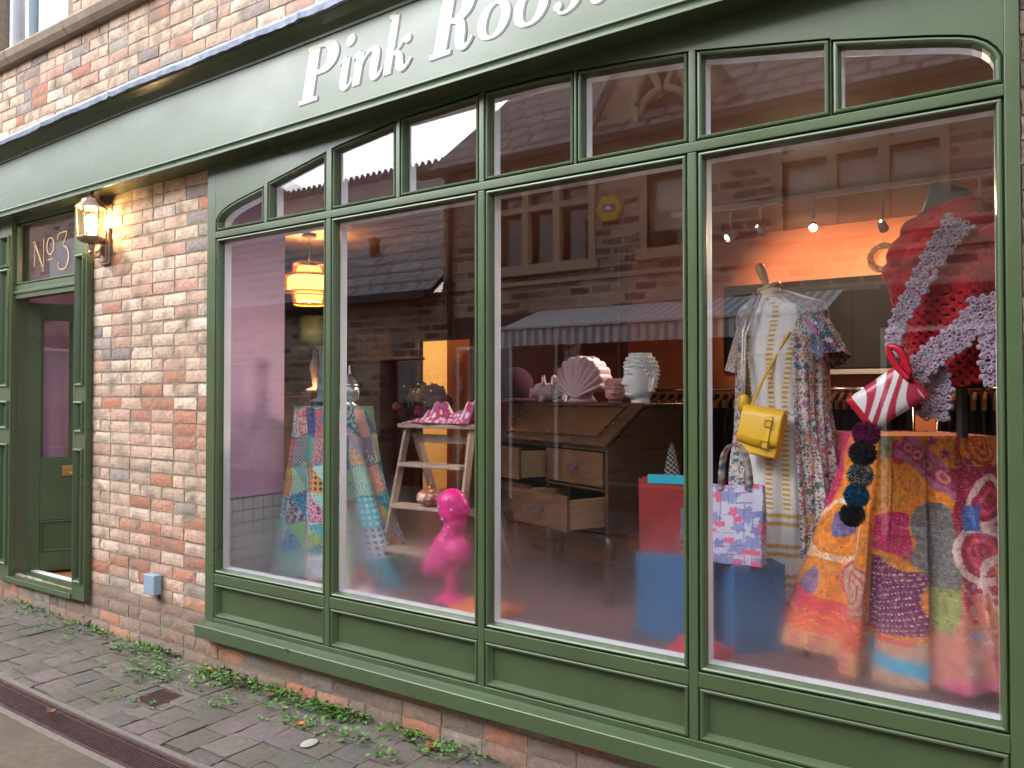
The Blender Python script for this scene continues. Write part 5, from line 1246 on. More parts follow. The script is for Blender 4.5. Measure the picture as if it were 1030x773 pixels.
# deep fold running down the front corner
dist = np.abs(s - .505); P[..., 1] += (.055 * np.exp(-(dist / .014) ** 2))[:, None] * np.linspace(0, 1, NV)[None, :] ** 1.3
uL = np.interp(s, [.26, .50], [0, 1])[:, None] * np.ones((1, NV)); uR = np.interp(s, [.505, .745], [0, 1])[:, None] * np.ones((1, NV)); V2 = np.linspace(0, 1, NV)[None, :] * np.ones((NU, 1))
V2 = np.clip(V2 + .045 * (vnoise(tb[:, None] * 9 + 0 * V2, V2 * 8, 21) - .5) + .006 * (vnoise(tb[:, None] * 30 + 0 * V2, V2 * 26, 23) - .5), 0, 1)
uR = uR + .10 * (vnoise(tb[:, None] * 7 + 0 * V2, V2 * 9, 25) - .5) + .008 * (vnoise(tb[:, None] * 30 + 0 * V2, V2 * 30, 28) - .5); uL = uL + .10 * (vnoise(tb[:, None] * 7 + 0 * V2, V2 * 9, 27) - .5)
isR = (s >= .503)[:, None] & np.ones((1, NV), bool)
OR, MG, PU, RD, TN, TQ, OL, GY = (.66, .20, .015), (.50, .012, .10), (.13, .012, .075), (.55, .025, .025), (.46, .25, .15), (.01, .30, .48), (.24, .20, .08), (.10, .10, .10)
C = np.tile(np.array(OR, float), (NU, NV, 1))
# left half
L_ = ~isR
put(C, L_ & (uL + .35 * V2 < .45), np.array((.42, .03, .05))); put(C, L_ & (np.abs(uL + .35 * V2 - .45) < .05) & (V2 < .6), np.array((.60, .10, .05)))
put(C, L_ & (np.abs(uL - .25 - .1 * np.sin(V2 * 6)) < .13) & (V2 < .45), np.array(MG)); put(C, L_ & (V2 < .16) & (uL < .18) & (((uL + V2 * 2) * 30 % 1) > .5), np.array((.65, .25, .15)))
put(C, L_ & (uL < .16) & (V2 > .30) & (V2 < .60), np.array((.20, .19, .06)))
for (a, b_, ra, rb) in [(.62, .42, .085, .055), (.50, .70, .07, .05), (.78, .30, .06, .05)]: put(C, L_ & (((uL - a) / ra) ** 2 + ((V2 - b_) / rb) ** 2 < 1), np.array((.13, .11, .26)))
put(C, L_ & (np.abs(np.hypot((uL - .62) / .2, (V2 - .45) / .14) - 1) < .10), np.array((.72, .50, .34)))
put(C, L_ & (np.abs(np.hypot((uL - .55) / .22, (V2 - .70) / .13) - 1) < .09), np.array((.70, .42, .25)))
put(C, L_ & (V2 > .70 + .16 * uL - .05), np.array((.62, .03, .06)))
fern = L_ & (V2 > .80) & (np.abs(((V2 * 26 + np.abs(((uL * 5) % 1) - .5) * 3) % 1) - .5) < .17); put(C, fern, np.array((.80, .24, .02)))
put(C, L_ & (V2 > .915), np.array((.66, .30, .12))); put(C, L_ & (V2 > .93) & (((uL * 9) % 1) > .5) & (((V2 * 40) % 1) > .4), np.array((.45, .03, .12)))
r_ = np.hypot((uL - .83) / .15, (V2 - .66) / .105); put(C, L_ & (r_ < 1.1), np.array((.50, .05, .12))); put(C, L_ & (r_ < 1) & ((np.sin(r_ * 22) > -.2) | (r_ < .2)), np.array((.40, .32, .17)))
# right half
u, v = uR, V2
put(C, isR & (u < .12) & (v < .16), np.array(OL)); put(C, isR & (u < .2) & (v < .30) & (v > .10), np.array((.66, .24, .02)))
put(C, isR & (((u - .17) / .09) ** 2 + ((v - .075) / .05) ** 2 < 1), np.array((.48, .03, .07)))
a_, b_ = rotuv(u * .45, v * .9, .62, .10, .02)
band = isR & (a_ > -.02) & (a_ < .36) & (np.abs(b_ - .02) < .055); put(C, band, np.array((.42, .12, .20)))
put(C, band & (np.abs(b_ - .02) < .030), np.array((.34, .05, .13))); put(C, band & (np.abs(np.hypot(((a_ % .055) - .0275), b_ - .02) - .016) < .005), np.array((.62, .22, .18)))
fl = isR & (np.hypot(((a_ % .062) - .031), b_ + .065) < .016 + .006 * np.cos(5 * np.arctan2(b_ + .065, (a_ % .062) - .031))) & (a_ > -.02) & (a_ < .32); put(C, fl, np.array((.25, .04, .16)))
rr = np.hypot((u - .80) / .17, (v - .03) / .10); put(C, isR & (rr < 1) & (np.sin(rr * 20 + 3 * np.arctan2(v - .03, u - .8)) > 0), np.array((.42, .04, .03)))
put(C, isR & (u < .28) & (v > .33) & (v < .50) & (v > .30 + .10 * u), np.array(MG)); put(C, isR & (u < .30) & (np.abs(v - .505 - .12 * u) < .012), np.array((.68, .26, .02)))
put(C, isR & (u < .36) & (v > .52 + .12 * u) & (v < .80), np.array(PU)); put(C, isR & (u < .36) & (v > .52 + .12 * u) & (v < .8) & (((v + .1 * u) * 44 % 1) < .22) & ((u * 40 % 1) < .5), np.array((.55, .42, .48)))
gf = isR & (((u - .48) / .20) ** 2 + ((v - .46) / .20) ** 2 < 1 + .12 * np.sin(40 * v)) & (u > .25); put(C, gf, np.array(GY)); put(C, gf & (((u * 70 + v * 90) % 1) < .3), np.array((.22, .21, .19)))
put(C, isR & (u > .60) & (v > .12), np.array((.34, .02, .06)))
for (a, b2, r1) in [(.86, .27, .16), (.78, .50, .19), (.95, .62, .18), (.75, .80, .2)]:
    q = np.hypot((u - a) / r1, (v - b2) / (r1 * .62)); put(C, isR & (u > .55) & (np.abs(q - 1) < .14), np.array((.62, .42, .38))); put(C, isR & (u > .58) & (np.abs(q - .5) < .10), np.array((.60, .06, .10)))
put(C, isR & (np.abs(u - .74) < .07) & (np.abs(v - .34) < .055), np.array((.06, .13, .36)))
put(C, isR & (u > .85) & (v > .55) & (v < .72), np.array((.62, .22, .02)))
put(C, isR & (u > .38) & (u < .80) & (v > .66), np.array((.50, .16, .12))); put(C, isR & (u > .42) & (u < .58) & (v > .64) & (v < .80), np.array((.22, .24, .08)))
put(C, isR & (u < .42) & (v > .80 + .10 * u), np.array(TN)); put(C, isR & (u < .40) & (v > .865 + .14 * u) & (v < .925 + .14 * u), np.array(TQ))
put(C, isR & (u < .3) & (np.abs(v - .81 - .1 * u) < .012), np.array((.55, .03, .05)))
m_, i_ = spots(u * .5, v, .05, 8, .3); put(C, isR & m_ & (u > .6) & (v > .6), pick(i_, [(.6, .45, .42), (.45, .03, .08), (.62, .25, .1), (.2, .25, .4)]))
put(C, isR & (v > .955) & (u > .5), np.array((.60, .10, .22)))
st_ = (((V2 * 70) % 1) < .10) & ((np.where(isR, uR, uL) * 60 % 1) < .45); C[st_] = C[st_] * .6 + .22
C *= 1.18
C *= (.72 + .5 * vnoise(U2 := tb[:, None] * 60 + 0 * V2, V2 * 55, 6))[..., None]
m_, i_ = spots(tb[:, None] + 0 * V2, V2 * .9, .022, 12, .25); C[m_] = C[m_] * .55 + pick(i_, [(.25, .12, .03), (.06, .01, .04), (.30, .22, .15), (.2, .02, .03)])[m_] * .6
q = thing('kantha_quilt', (-.38, .93, .46), 'orange, magenta and purple embroidered quilt draped over a table at the right end', 'quilt')
clothobj(P, C, 'drape', q)
MB().add([(x, y, 1.3535) for x, y in TC], [(0, 1, 2, 3)]).build('quilt_top', M['cloth'], q)
bpy.data.objects[[o_.name for o_ in bpy.data.objects if o_.name.startswith('quilt_top')][-1]].data.materials[0] = pmat('ochre_cloth', (.45, .13, .03), .9)
# pompom garland
t = thing('pompom_garland', (-.49, .45, 1.05), 'string of five woolly pompoms in magenta, black, grey, blue and charcoal', 'garland')
def pompom(mb, c, r, col, seed, mixc=None):
    rg = np.random.default_rng(seed); n = 1500; v = rg.normal(size=(n, 3)); v /= np.linalg.norm(v, axis=1)[:, None]
    w_ = np.cross(v, rg.normal(size=(n, 3))); w_ /= np.linalg.norm(w_, axis=1)[:, None]
    c = np.array(c); ln2 = r * rg.uniform(.86, 1.04, n)[:, None]; wd = r * .045
    V = np.concatenate([c + v * r * .4 - w_ * wd, c + v * r * .4 + w_ * wd, c + v * ln2 + w_ * wd * .7, c + v * ln2 - w_ * wd * .7])
    F = [(i, i + n, i + 2 * n, i + 3 * n) for i in range(n)]
    cc = np.array(col) * rg.uniform(.6, 1.3, n)[:, None]
    if mixc is not None: cc[rg.random(n) < .45] = mixc
    mb.add(V, F, np.tile(cc, (4, 1)))
    mb.ell(tuple(c), r * .8, 14, col=np.array(col) * .6)
POM = [((-.472, .455, 1.372), .050, (.17, .008, .07), None), ((-.482, .44, 1.302), .050, (.020, .018, .022), None), ((-.490, .435, 1.222), .048, (.07, .07, .075), (.36, .36, .36)), ((-.503, .43, 1.145), .046, (.006, .09, .20), None), ((-.516, .425, 1.075), .046, (.013, .018, .020), None)]
for k, (c, r, col, mx_) in enumerate(POM):
    b = MB(); pompom(b, c, r, col, k, mx_); b.build('pompom', M['velvet'], t, fix=False)
# zebra striped clutch with a red handle loop
t = thing('zebra_clutch', (-.40, .47, 1.42), 'red and white zebra striped pouch with glossy red wrist strap and red base', 'pouch')
ZM = Matrix.Translation((-.405, .47, 1.505)) @ Matrix.Rotation(R(4), 4, 'Z') @ Matrix.Rotation(R(54), 4, 'Y')
nu, nv = 90, 90; u = np.linspace(-1, 1, nu)[:, None] * np.ones((1, nv)); v = np.linspace(-1, 1, nv)[None, :] * np.ones((nu, 1))
puff = .032 * np.sqrt(np.clip(1 - np.abs(u) ** 3, 0, 1)) * np.sqrt(np.clip(1 - np.abs(v) ** 3, 0, 1))
wv = np.sin(v * 10 + u * 6 + 2.2 * np.sin(u * 2.6 + v * 1.5)); Cz = np.where((wv > 0)[..., None], (.70, .66, .66), (.46, .03, .07)); put(Cz, v < -.78, np.array((.55, .010, .03))); put(Cz, v > .86, np.array((.50, .02, .05)))
M['gloss_print'] = pmat('glossy_printed_vinyl', (1, 1, 1), .25, attr=True, var=.04)
b = MB(ZM)
for s_ in (-1, 1): b.grid(np.stack([u * .076 * (1 + .03 * v), s_ * puff, v * .118], -1), col=Cz)
b.build('pouch', M['gloss_print'], t, smooth=True)
M['redvinyl'] = pmat('red_vinyl', (.50, .010, .03), .22, var=.05)
pts = smooth([(-.325, .455, 1.565), (-.365, .46, 1.61), (-.395, .46, 1.67), (-.385, .455, 1.69), (-.355, .45, 1.67), (-.330, .45, 1.60)], 30)
MB().tube([tuple(p) for p in pts], .013, 8, closed=True).build('wrist_strap', M['redvinyl'], t, smooth=True)
# second mannequin in a red crochet shawl with lilac lace edging
SXc, SYc = -.185, .78
m2 = thing('dress_form', (SXc, SYc, .45), 'dark dress form with slate grey neck cap under a red crocheted shawl', 'mannequin')
M['charcoal'] = pmat('charcoal_jersey', (.035, .02, .024), .9)
BD2 = [(2.22, .055, .055, .0, 0), (2.15, .062, .065, .0, 0), (2.09, .13, .085, 0, 0), (2.02, .17, .10, 0, 0), (1.85, .155, .115, 0, 0), (1.68, .12, .09, 0, 0), (1.55, .11, .085, 0, 0), (1.54, .10, .08, 0, 0)]
P, _, _ = rings_loft(BD2, 40, SXc, SYc, R(-10), n=50); MB().grid(P, cv=True, capu=True).build('torso', M['charcoal'], m2, smooth=True)
MB(Matrix.Translation((SXc - .055, SYc - .02, 2.225)) @ Matrix.Rotation(R(20), 4, 'Y')).lathe([(.070, -.03), (.072, .03), (.078, .085), (.070, .092)], (0, 0, 0), 22, sy=.8).build('neck_cap', M['greyneck'], m2, smooth=True)
MB().tube([(SXc, SYc + .02, 1.352), (SXc, SYc + .02, 1.56)], .02, 8).build('pole', M['black'], m2)
SH = [(2.235, .10, .085, -.02, 0), (2.20, .13, .10, -.02, 0), (2.14, .185, .13, -.015, 0), (2.05, .215, .15, -.02, 0), (1.98, .235, .165, -.015, 0), (1.85, .21, .165, -.01, 0), (1.70, .185, .155, .0, 0), (1.60, .18, .15, .01, 0), (1.50, .17, .14, .02, 0)]
sh = thing('crochet_shawl', (SXc, SYc, 1.5), 'deep red crocheted shawl with lilac lace edging wrapped round a dark mannequin', 'shawl')
NA, NZ_ = 200, 116
wav = lambda th, z: .035 * np.sin(5 * th + z * 7) + .022 * np.sin(9 * th - z * 11) + .016 * np.sin(64 * th) * np.sin(z * 190)
P, th, zz = rings_loft(SH, NA, SXc, SYc, R(-10), wav, n=NZ_, grow=.006)
red = np.array((.50, .010, .020)); Cs = red * (.75 + .5 * hsh(np.floor(th * 20), np.floor(zz * 60), 1))[..., None]
def hole(i, j):
    z_ = 2.235 - i / NZ_ * .735
    if z_ > 1.90: return False
    ph = 2 * math.pi * j / NA
    if z_ < 1.60 - .06 * math.sin(ph + 2.2): return True
    r_ = i // 3
    return (i % 3 == 0 or (i % 3 == 1 and r_ % 2)) and ((j + (r_ % 2) * 3) % 6 in (0, 1))
MB().grid(P, cv=True, col=Cs, skip=hole).build('crochet', M['knit'], sh, smooth=True, solid=.010)
# rolled collar and shoulder folds
b = MB(); n = 70
for (rx, ry, z_, r_, tilt, ph) in [(.135, .115, 2.185, .045, .10, 0), (.165, .125, 2.135, .050, .16, 1), (.20, .14, 2.075, .048, .26, 2)]:
    pts = [(SXc - .02 + rx * math.cos(a), SYc + ry * math.sin(a), z_ + tilt * .25 * math.cos(a) + .012 * math.sin(3 * a + ph)) for a in np.linspace(0, 2 * math.pi, n, endpoint=False)]
    rr = [r_ * (1 + .18 * math.sin(4 * a + ph) + .10 * math.sin(31 * a)) for a in np.linspace(0, 2 * math.pi, n, endpoint=False)]
    k0 = b.n; b.tube(pts, rr, 18, closed=True, col=red * (.9 + .1 * ph))
b.ell((-.385, .70, 2.055), (.05, .06, .05), 16, col=red).build('collar_roll', M['knit'], sh, smooth=True)
# lilac crochet lace: strips of loops and picots
M['lacewool'] = pmat('lilac_wool', (.36, .28, .36), .95, var=.15, vscale=120, bump=.4, bscale=300, sheen=.3)
def lace(pts, w0, w1, name='lace_edging', seed=0):
    rg = np.random.default_rng(seed)
    Q = smooth(pts, 60); seg = np.linalg.norm(np.diff(Q, axis=0), axis=1).sum(); mb = MB()
    tg = np.gradient(Q, axis=0); tg /= np.linalg.norm(tg, axis=1)[:, None]; view = np.array((.15, 1, 0)); sd_ = np.cross(tg, view); sd_ /= np.linalg.norm(sd_, axis=1)[:, None]
    step = .019; nst = int(seg / step)
    for k in range(nst + 1):
        f = k / max(1, nst); i = f * 59; p = np.array([np.interp(i, range(60), Q[:, a]) for a in range(3)]); t_, s_ = tg[int(i)], sd_[int(i)]; wd = w0 + (w1 - w0) * f
        nr_ = max(2, int(round(wd / .0165)))
        for r in range(nr_):
            o_ = (r - (nr_ - 1) / 2) * wd / nr_ ; c_ = p + s_ * o_ + t_ * (step * .5 * (r % 2)) + rg.normal(0, .0015, 3) + np.array((0, -1, 0)) * rg.uniform(0, .006)
            rad = .0076 * rg.uniform(.85, 1.15)
            mb.tube([tuple(c_ + (t_ * math.cos(a) + s_ * math.sin(a)) * rad) for a in np.linspace(0, 2 * math.pi, 9, endpoint=False)], .0046, 6, closed=True)
        for e in (-1, 1):
            c_ = p + s_ * e * wd * .52
            if k % 2 == 0: mb.ell(tuple(c_), (.011, .007, .011), 8)
            mb.ell(tuple(p + s_ * e * wd * .40 + t_ * step * .5), (.008, .006, .008), 8)
        if k % 3 == 1: mb.ell(tuple(p + np.array((0, -.006, 0))), (.011, .006, .011), 8)
    rib = []
    for i in range(60):
        wd = (w0 + (w1 - w0) * i / 59) * .42 * (1 + .12 * math.sin(i * .9)); rib.append([Q[i] + sd_[i] * wd * q_ + np.array((0, .004, 0)) for q_ in np.linspace(-1, 1, 9)])
    lh = lambda i, j: (i % 6 in (1, 2, 3)) and (j in (1, 2, 5, 6))
    mb.grid(np.array(rib), skip=lh)
    return mb.build(name, M['lacewool'], sh, smooth=True)
lace([(-.172, .585, 2.145), (-.232, .565, 2.06), (-.30, .55, 1.93), (-.365, .54, 1.80), (-.388, .53, 1.72), (-.385, .53, 1.67)], .095, .030, seed=1)
lace([(-.335, .52, 1.555), (-.285, .52, 1.63), (-.225, .53, 1.69), (-.165, .54, 1.735), (-.125, .55, 1.80)], .085, .085, seed=2)
lace([(-.105, .545, 1.86), (-.09, .54, 1.76), (-.07, .53, 1.66)], .085, .075, seed=3)
lace([(-.265, .56, 1.60), (-.245, .56, 1.53), (-.262, .55, 1.44)], .085, .09, seed=4)
lace([(-.08, .53, 1.63), (-.075, .53, 1.56)], .07, .06, seed=5)
# ------------------------------------------------------------------ back of the shop: rails of clothes, shelf, wreath, spotlights
def garment_mesh(seed):
    rg = np.random.default_rng(seed); nu, nv = 26, 18
    u = np.linspace(0, 2 * np.pi, nu, endpoint=False)[:, None]; v = np.linspace(0, 1, nv)[None, :]
    hw = .05 + .17 * np.minimum(1, v * 5) ** .7 + .03 * v; th_ = .022 + .018 * v
    P = np.stack([np.cos(u) * th_ * (1 + .2 * np.sin(4 * u + seed)), np.sin(u) * hw * (1 + .03 * np.sin(7 * u)), -.035 - .05 * np.minimum(1, v * 5) * np.abs(np.sin(u)) - .82 * v + 0 * u], -1)
    return P
RAILZ = 1.56
def rail(x0, x1, n, tone, label, glabel):
    t_ = thing('clothes_rail', ((x0 + x1) / 2, 3.0, .215), label, 'clothes rail')
    MB().tube([(x0, 3.0, RAILZ), (x1, 3.0, RAILZ)], .012, 10).build('bar', M['chrome'], t_, smooth=True)
    for x in (x0 + .02, x1 - .02):
        MB().tube([(x, 3.0, .24), (x, 3.0, RAILZ)], .012, 10).build('post', M['chrome'], t_, smooth=True)
        MB().box(x - .015, x + .015, 2.78, 3.22, .216, .245).build('foot', M['chrome'], t_, bevel=.004)
    protos = []
    for k in range(3):
        c = (x0 + .06, 3.0, RAILZ)
        g_ = thing('hanging_garment', c, glabel, 'garment', 'clothes hung on the ' + tone + ' rail')
        h_ = MB().tube([(c[0], c[1] + s_, c[2] + z_) for s_, z_ in ((.0, .016), (.014, .008), (.012, -.012), (0, -.02), (0, -.04))], .0025, 6)
        h_.build('hook', M['chrome'], g_, smooth=True)
        hg = MB()
        Pq = smooth([(0, -.20, -.10), (0, -.10, -.065), (0, 0, -.035), (0, .10, -.065), (0, .20, -.10)], 16)
        hg.tube([tuple(np.array(c) + p) for p in Pq], [.013] * 16, 8); hg.box(c[0] - .012, c[0] + .012, c[1] - .24, c[1] - .17, c[2] - .135, c[2] - .075)
        hg.build('hanger', M['hangerwood'], g_, smooth=False, bevel=.003)
        col = [(.018, .018, .022), (.030, .022, .024), (.012, .020, .028)][k] if tone == 'left' else [(.016, .016, .016), (.012, .022, .022), (.022, .016, .012)][k]
        MB(Matrix.Translation(c)).grid(garment_mesh(k), cu=True, col=col).build('cloth', M['garment'], g_, smooth=True)
        protos.append(g_)
    for i in range(n):
        x = x0 + .06 + (x1 - x0 - .12) * i / (n - 1)
        p = protos[i % 3]
        if i < 3: p.location.x = x
        else: dup(p, None, (x, 3.0 + random.uniform(-.01, .01), RAILZ))
rail(-1.40, -.56, 16, 'left', 'chrome clothes rail full of dark clothes, seen between kimono and red shawl', 'dark garment on a wooden hanger on the rail left of the red shawl')
rail(-.46, .50, 16, 'right', 'chrome clothes rail full of black clothes behind the quilted table at the right end', 'black garment on a wooden hanger on the rail at the right end')
rail(-2.45, -1.55, 12, 'middle', 'chrome clothes rail standing behind the bureau and white head planter', 'dark garment on a wooden hanger on the rail behind the bureau')
o = MB().box(-1.45, .6, 3.18, 3.415, 1.665, 1.70).box(-1.40, -1.37, 3.20, 3.415, 1.56, 1.6645).box(.5, .53, 3.20, 3.415, 1.56, 1.6645).build('long_shelf', pmat('pale_grey_shelf', (.30, .29, .30), .6), bevel=.003); tag(o, 'long white shelf on the back wall above the clothes rails', 'shelf')
t = thing('dark_reflection_panel', (-.6, 3.38, 1.7), 'added dark board below the coral wall, standing in for dark mirrored brick', 'board')  # added dark sheet in place of the street's brick reflected in the glass
M['slab'] = pmat('dark_reflection_stand_in', (.007, .006, .006), .95, var=.3, vscale=6)
MB().box(-1.95, .9, 3.385, 3.415, 1.705, 2.38).build('board', M['slab'], t, bevel=.002)
b = MB()
for k in range(6): b.box(-1.94 + k * .47, -1.48 + k * .47, 3.378, 3.3845, 1.72, 2.36)
b.build('facing', M['slab'], t, bevel=.002)
t = thing('wreath', (-.80, 3.38, 2.50), 'small round twig wreath hung high on the coral wall', 'wreath')
b = MB(); rg = np.random.default_rng(5)
for k in range(10):
    ph = rg.uniform(0, 6.28); b.tube([(-.80 + (.085 + .016 * math.sin(5 * a + ph)) * math.cos(a), 3.385 + .014 * math.cos(7 * a + ph), 2.50 + (.085 + .016 * math.sin(5 * a + ph)) * math.sin(a)) for a in np.linspace(0, 2 * math.pi, 40, endpoint=False)], .006, 5, closed=True)
b.build('twigs', pmat('twig', (.10, .06, .035), .8), t, smooth=True)
MB().tube([(-.80, 3.40, 2.58), (-.80, 3.40, 2.64)], .002, 5).build('loop', M['black'], t)
o = MB().box(-2.0, .6, 2.385, 2.415, 2.745, 2.778).build('light_track', M['white_paint'], bevel=.003); tag(o, 'white ceiling track carrying five small spotlights', 'light track')
M['spotbulb'] = pmat('lit_spot_bulb', (1, .9, .7), .4, emit=(1.0, .66, .34), estr=70)
def spot(x, z, aim, label, power, cone=95, soft=.035, colr=(1, .72, .46)):
    c = (x, 2.4, z)
    t_ = thing('track_spotlight', (x, 2.4, 2.745), label, 'spotlight', 'spotlights on the ceiling track')
    MB().tube([(x, 2.4, 2.745), (x, 2.4, z + .05)], .008, 8).build('stem', M['white_paint'], t_)
    d = Vector(aim).normalized(); MX_ = Matrix.Translation(c) @ d.to_track_quat('Z', 'Y').to_matrix().to_4x4()
    MB(MX_).lathe([(.008, -.05), (.020, -.042), (.025, -.014), (.028, .032), (.025, .033), (.021, .008)], (0, 0, 0), 20, cap=False).build('lamp_head', M['white_paint'], t_, smooth=True)
    MB(MX_).ell((0, 0, .018), (.019, .019, .014), 14).build('bulb', M['spotbulb'], t_, smooth=True)
    ld = bpy.data.lights.new('spotlight_beam', 'SPOT'); ld.energy = power; ld.color = colr; ld.spot_size = R(cone); ld.spot_blend = .8; ld.shadow_soft_size = soft
    lo = bpy.data.objects.new('spotlight_beam', ld); COL.objects.link(lo)
    lo.location = Vector(c) + d * .06; lo.rotation_euler = d.to_track_quat('-Z', 'Y').to_euler()
SPOTW = 66
spot(-1.584, 2.57, (-.62, -.62, -.50), 'leftmost small white spotlight on the ceiling track, nearest the mullion', SPOTW * 1.25, 64, .30, (1, .84, .70))
spot(-1.39, 2.585, (.2, .85, -.35), 'white spotlight turned sideways, second from the left on the ceiling track', SPOTW * .5)
spot(-1.065, 2.57, (.15, -.75, -.4), 'brightest spotlight on the ceiling track, its bulb facing the street above the ivory dress form', SPOTW * .4)
spot(-.671, 2.525, (.1, .85, -.4), 'white spotlight pointing down between the two dress forms', SPOTW * .5)
spot(-.179, 2.58, (.1, -.75, -.5), 'rightmost bright spotlight on the ceiling track above the red shawl', SPOTW * .4)
def lamp(name, typ, loc, e, col, size=.05):
    ld = bpy.data.lights.new(name, typ); ld.energy = e; ld.color = col; ld.shadow_soft_size = size
    lo = bpy.data.objects.new(name, ld); COL.objects.link(lo); lo.location = loc; return lo
lamp('pendant_light', 'POINT', (PX, PY, zb + .17), 26, (1, .60, .25), .05)
lamp('lantern_light', 'POINT', (LX, LY + .0, LZ + .125), 22, (1, .72, .42), .03)
lamp('back_room_light', 'POINT', (-5.4, 5.6, 2.4), 26, (1, .62, .22), .1)
# ------------------------------------------------------------------ the other side of the street (seen mirrored in the panes)
def tex_mat(name, c1, c2, cm, bw_, bh, mortar, offset=.5, rough=.9, bump=.4, axis='xz', rseed=0, noise=.3, tint=None):
    m, nt, out = mat_new(name)
    p = N(nt, 'ShaderNodeBsdfPrincipled'); p.inputs['Roughness'].default_value = rough
    g = N(nt, 'ShaderNodeNewGeometry'); sp = N(nt, 'ShaderNodeSeparateXYZ'); L(nt, g.outputs['Position'], sp.inputs[0])
    cb = N(nt, 'ShaderNodeCombineXYZ')
    if axis == 'xz': L(nt, sp.outputs['X'], cb.inputs[0]); L(nt, sp.outputs['Z'], cb.inputs[1])
    else: L(nt, sp.outputs['Y'], cb.inputs[0]); L(nt, sp.outputs['Z'], cb.inputs[1])
    br = N(nt, 'ShaderNodeTexBrick'); br.offset = offset; br.inputs['Scale'].default_value = 1
    br.inputs['Brick Width'].default_value = bw_; br.inputs['Row Height'].default_value = bh; br.inputs['Mortar Size'].default_value = mortar
    br.inputs['Color1'].default_value = c4(c1); br.inputs['Color2'].default_value = c4(c2); br.inputs['Mortar'].default_value = c4(cm)
    L(nt, cb.outputs[0], br.inputs['Vector'])
    nz = N(nt, 'ShaderNodeTexNoise', _Scale=1.3, _Detail=6.0); L(nt, g.outputs['Position'], nz.inputs['Vector'])
    mr = N(nt, 'ShaderNodeMapRange'); mr.inputs[1].default_value = .3; mr.inputs[2].default_value = .7; mr.inputs[3].default_value = 1 - noise; mr.inputs[4].default_value = 1 + noise; L(nt, nz.outputs['Fac'], mr.inputs[0])
    mx = N(nt, 'ShaderNodeVectorMath', operation='SCALE'); L(nt, br.outputs['Color'], mx.inputs[0]); L(nt, mr.outputs[0], mx.inputs['Scale']); L(nt, mx.outputs[0], p.inputs['Base Color'])
    b = N(nt, 'ShaderNodeBump', invert=True); b.inputs['Strength'].default_value = bump; b.inputs['Distance'].default_value = .01; L(nt, br.outputs['Fac'], b.inputs['Height']); L(nt, b.outputs[0], p.inputs['Normal'])
    L(nt, p.outputs[0], out.inputs[0]); return m
M['stonebrick'] = tex_mat('brown_walling', (.56, .40, .29), (.13, .095, .08), (.48, .38, .30), .32, .125, .020)
M['stonebrick_side'] = tex_mat('brown_walling_side', (.46, .32, .23), (.20, .15, .12), (.34, .26, .20), .30, .11, .012, axis='yz')
M['slate'] = tex_mat('slate_roof', (.24, .20, .22), (.15, .13, .15), (.04, .035, .04), .34, .22, .030, rough=.6, bump=.8)
M['dressed'] = pmat('dressed_stone', (.50, .39, .27), .85, var=.15, vscale=8)
M['blind'] = pmat('cream_blind', (.80, .72, .56), .8, var=.04)
M['room_dark'] = pmat('dark_room', (.05, .045, .045), .8)
YO = -6.5
ob = thing('stone_building', (-2, -7.5, 0), 'dark brown stone building with mullioned and gothic windows, mirrored in the panes', 'building')
def wall_holes(mb, x0, x1, z0, z1, holes, y0, y1):
    xs = sorted({x0, x1, *[h[0] for h in holes], *[h[1] for h in holes]}); zs_ = sorted({z0, z1, *[h[2] for h in holes], *[h[3] for h in holes]})
    for a, b in zip(xs[:-1], xs[1:]):
        for c, d in zip(zs_[:-1], zs_[1:]):
            if not any(a >= h[0] - 1e-6 and b <= h[1] + 1e-6 and c >= h[2] - 1e-6 and d <= h[3] + 1e-6 for h in holes): mb.box(a, b, y0, y1, c, d)
H3L = (-6.35, -4.82, 3.36, 4.42); H1 = (-3.98, -3.50, 3.40, 4.35); H3R = (-2.28, -.68, 3.42, 4.62); H4 = (1.2, 2.8, 3.42, 4.62)
GF = [(-5.3, -1.9, .35, 2.5), (-7.0, -6.1, .0, 2.2), (-1.2, -.2, 0.0, 2.2), (.4, 3.4, .5, 2.4)]
b = MB(); wall_holes(b, -7.3, 6, -.1, 5.0, [H3L, H1, H3R, H4] + GF, YO - .35, YO)
b.build('wall', M['stonebrick'], ob)
MB().box(-7.3, -7.0, -12, YO - .35, -.1, 5.0).build('end_wall', M['stonebrick_side'], ob)
MB().box(-7.0, 6, YO - 1.6, YO - 1.5, -.1, 5.0).build('inner_wall', M['room_dark'], ob)
b = MB()
for k in range(44): b.box(-7.25 + k * .30, -7.10 + k * .30, YO, YO + .04, 4.70, 4.84)
b.box(-7.32, 6, YO, YO + .07, 4.84, 4.93); b.box(-7.32, 6, YO, YO + .03, 3.08, 3.14)
b.build('string_course', M['dressed'], ob)
b = MB()
for k, z in enumerate(np.arange(.05, 4.6, .11)):
    for x0, x1 in ((-7.3, -7.05),): b.box(x0 - .01, x1 + (.1 if (k // 2) % 2 else -.05), YO - .01, YO + .012, z, z + .098)
for hx in (H3L, H1, H3R):
    for k in range(11):
        z = hx[2] + k * .11
        if z > hx[3]: break
        e = .10 if (k // 2) % 2 else .19
        b.box(hx[0] - .1 - e, hx[0] - .095, YO - .01, YO + .008, z, z + .10); b.box(hx[1] + .095, hx[1] + .1 + e, YO - .01, YO + .008, z, z + .10)
b.build('quoins', M['stonebrick'], ob)
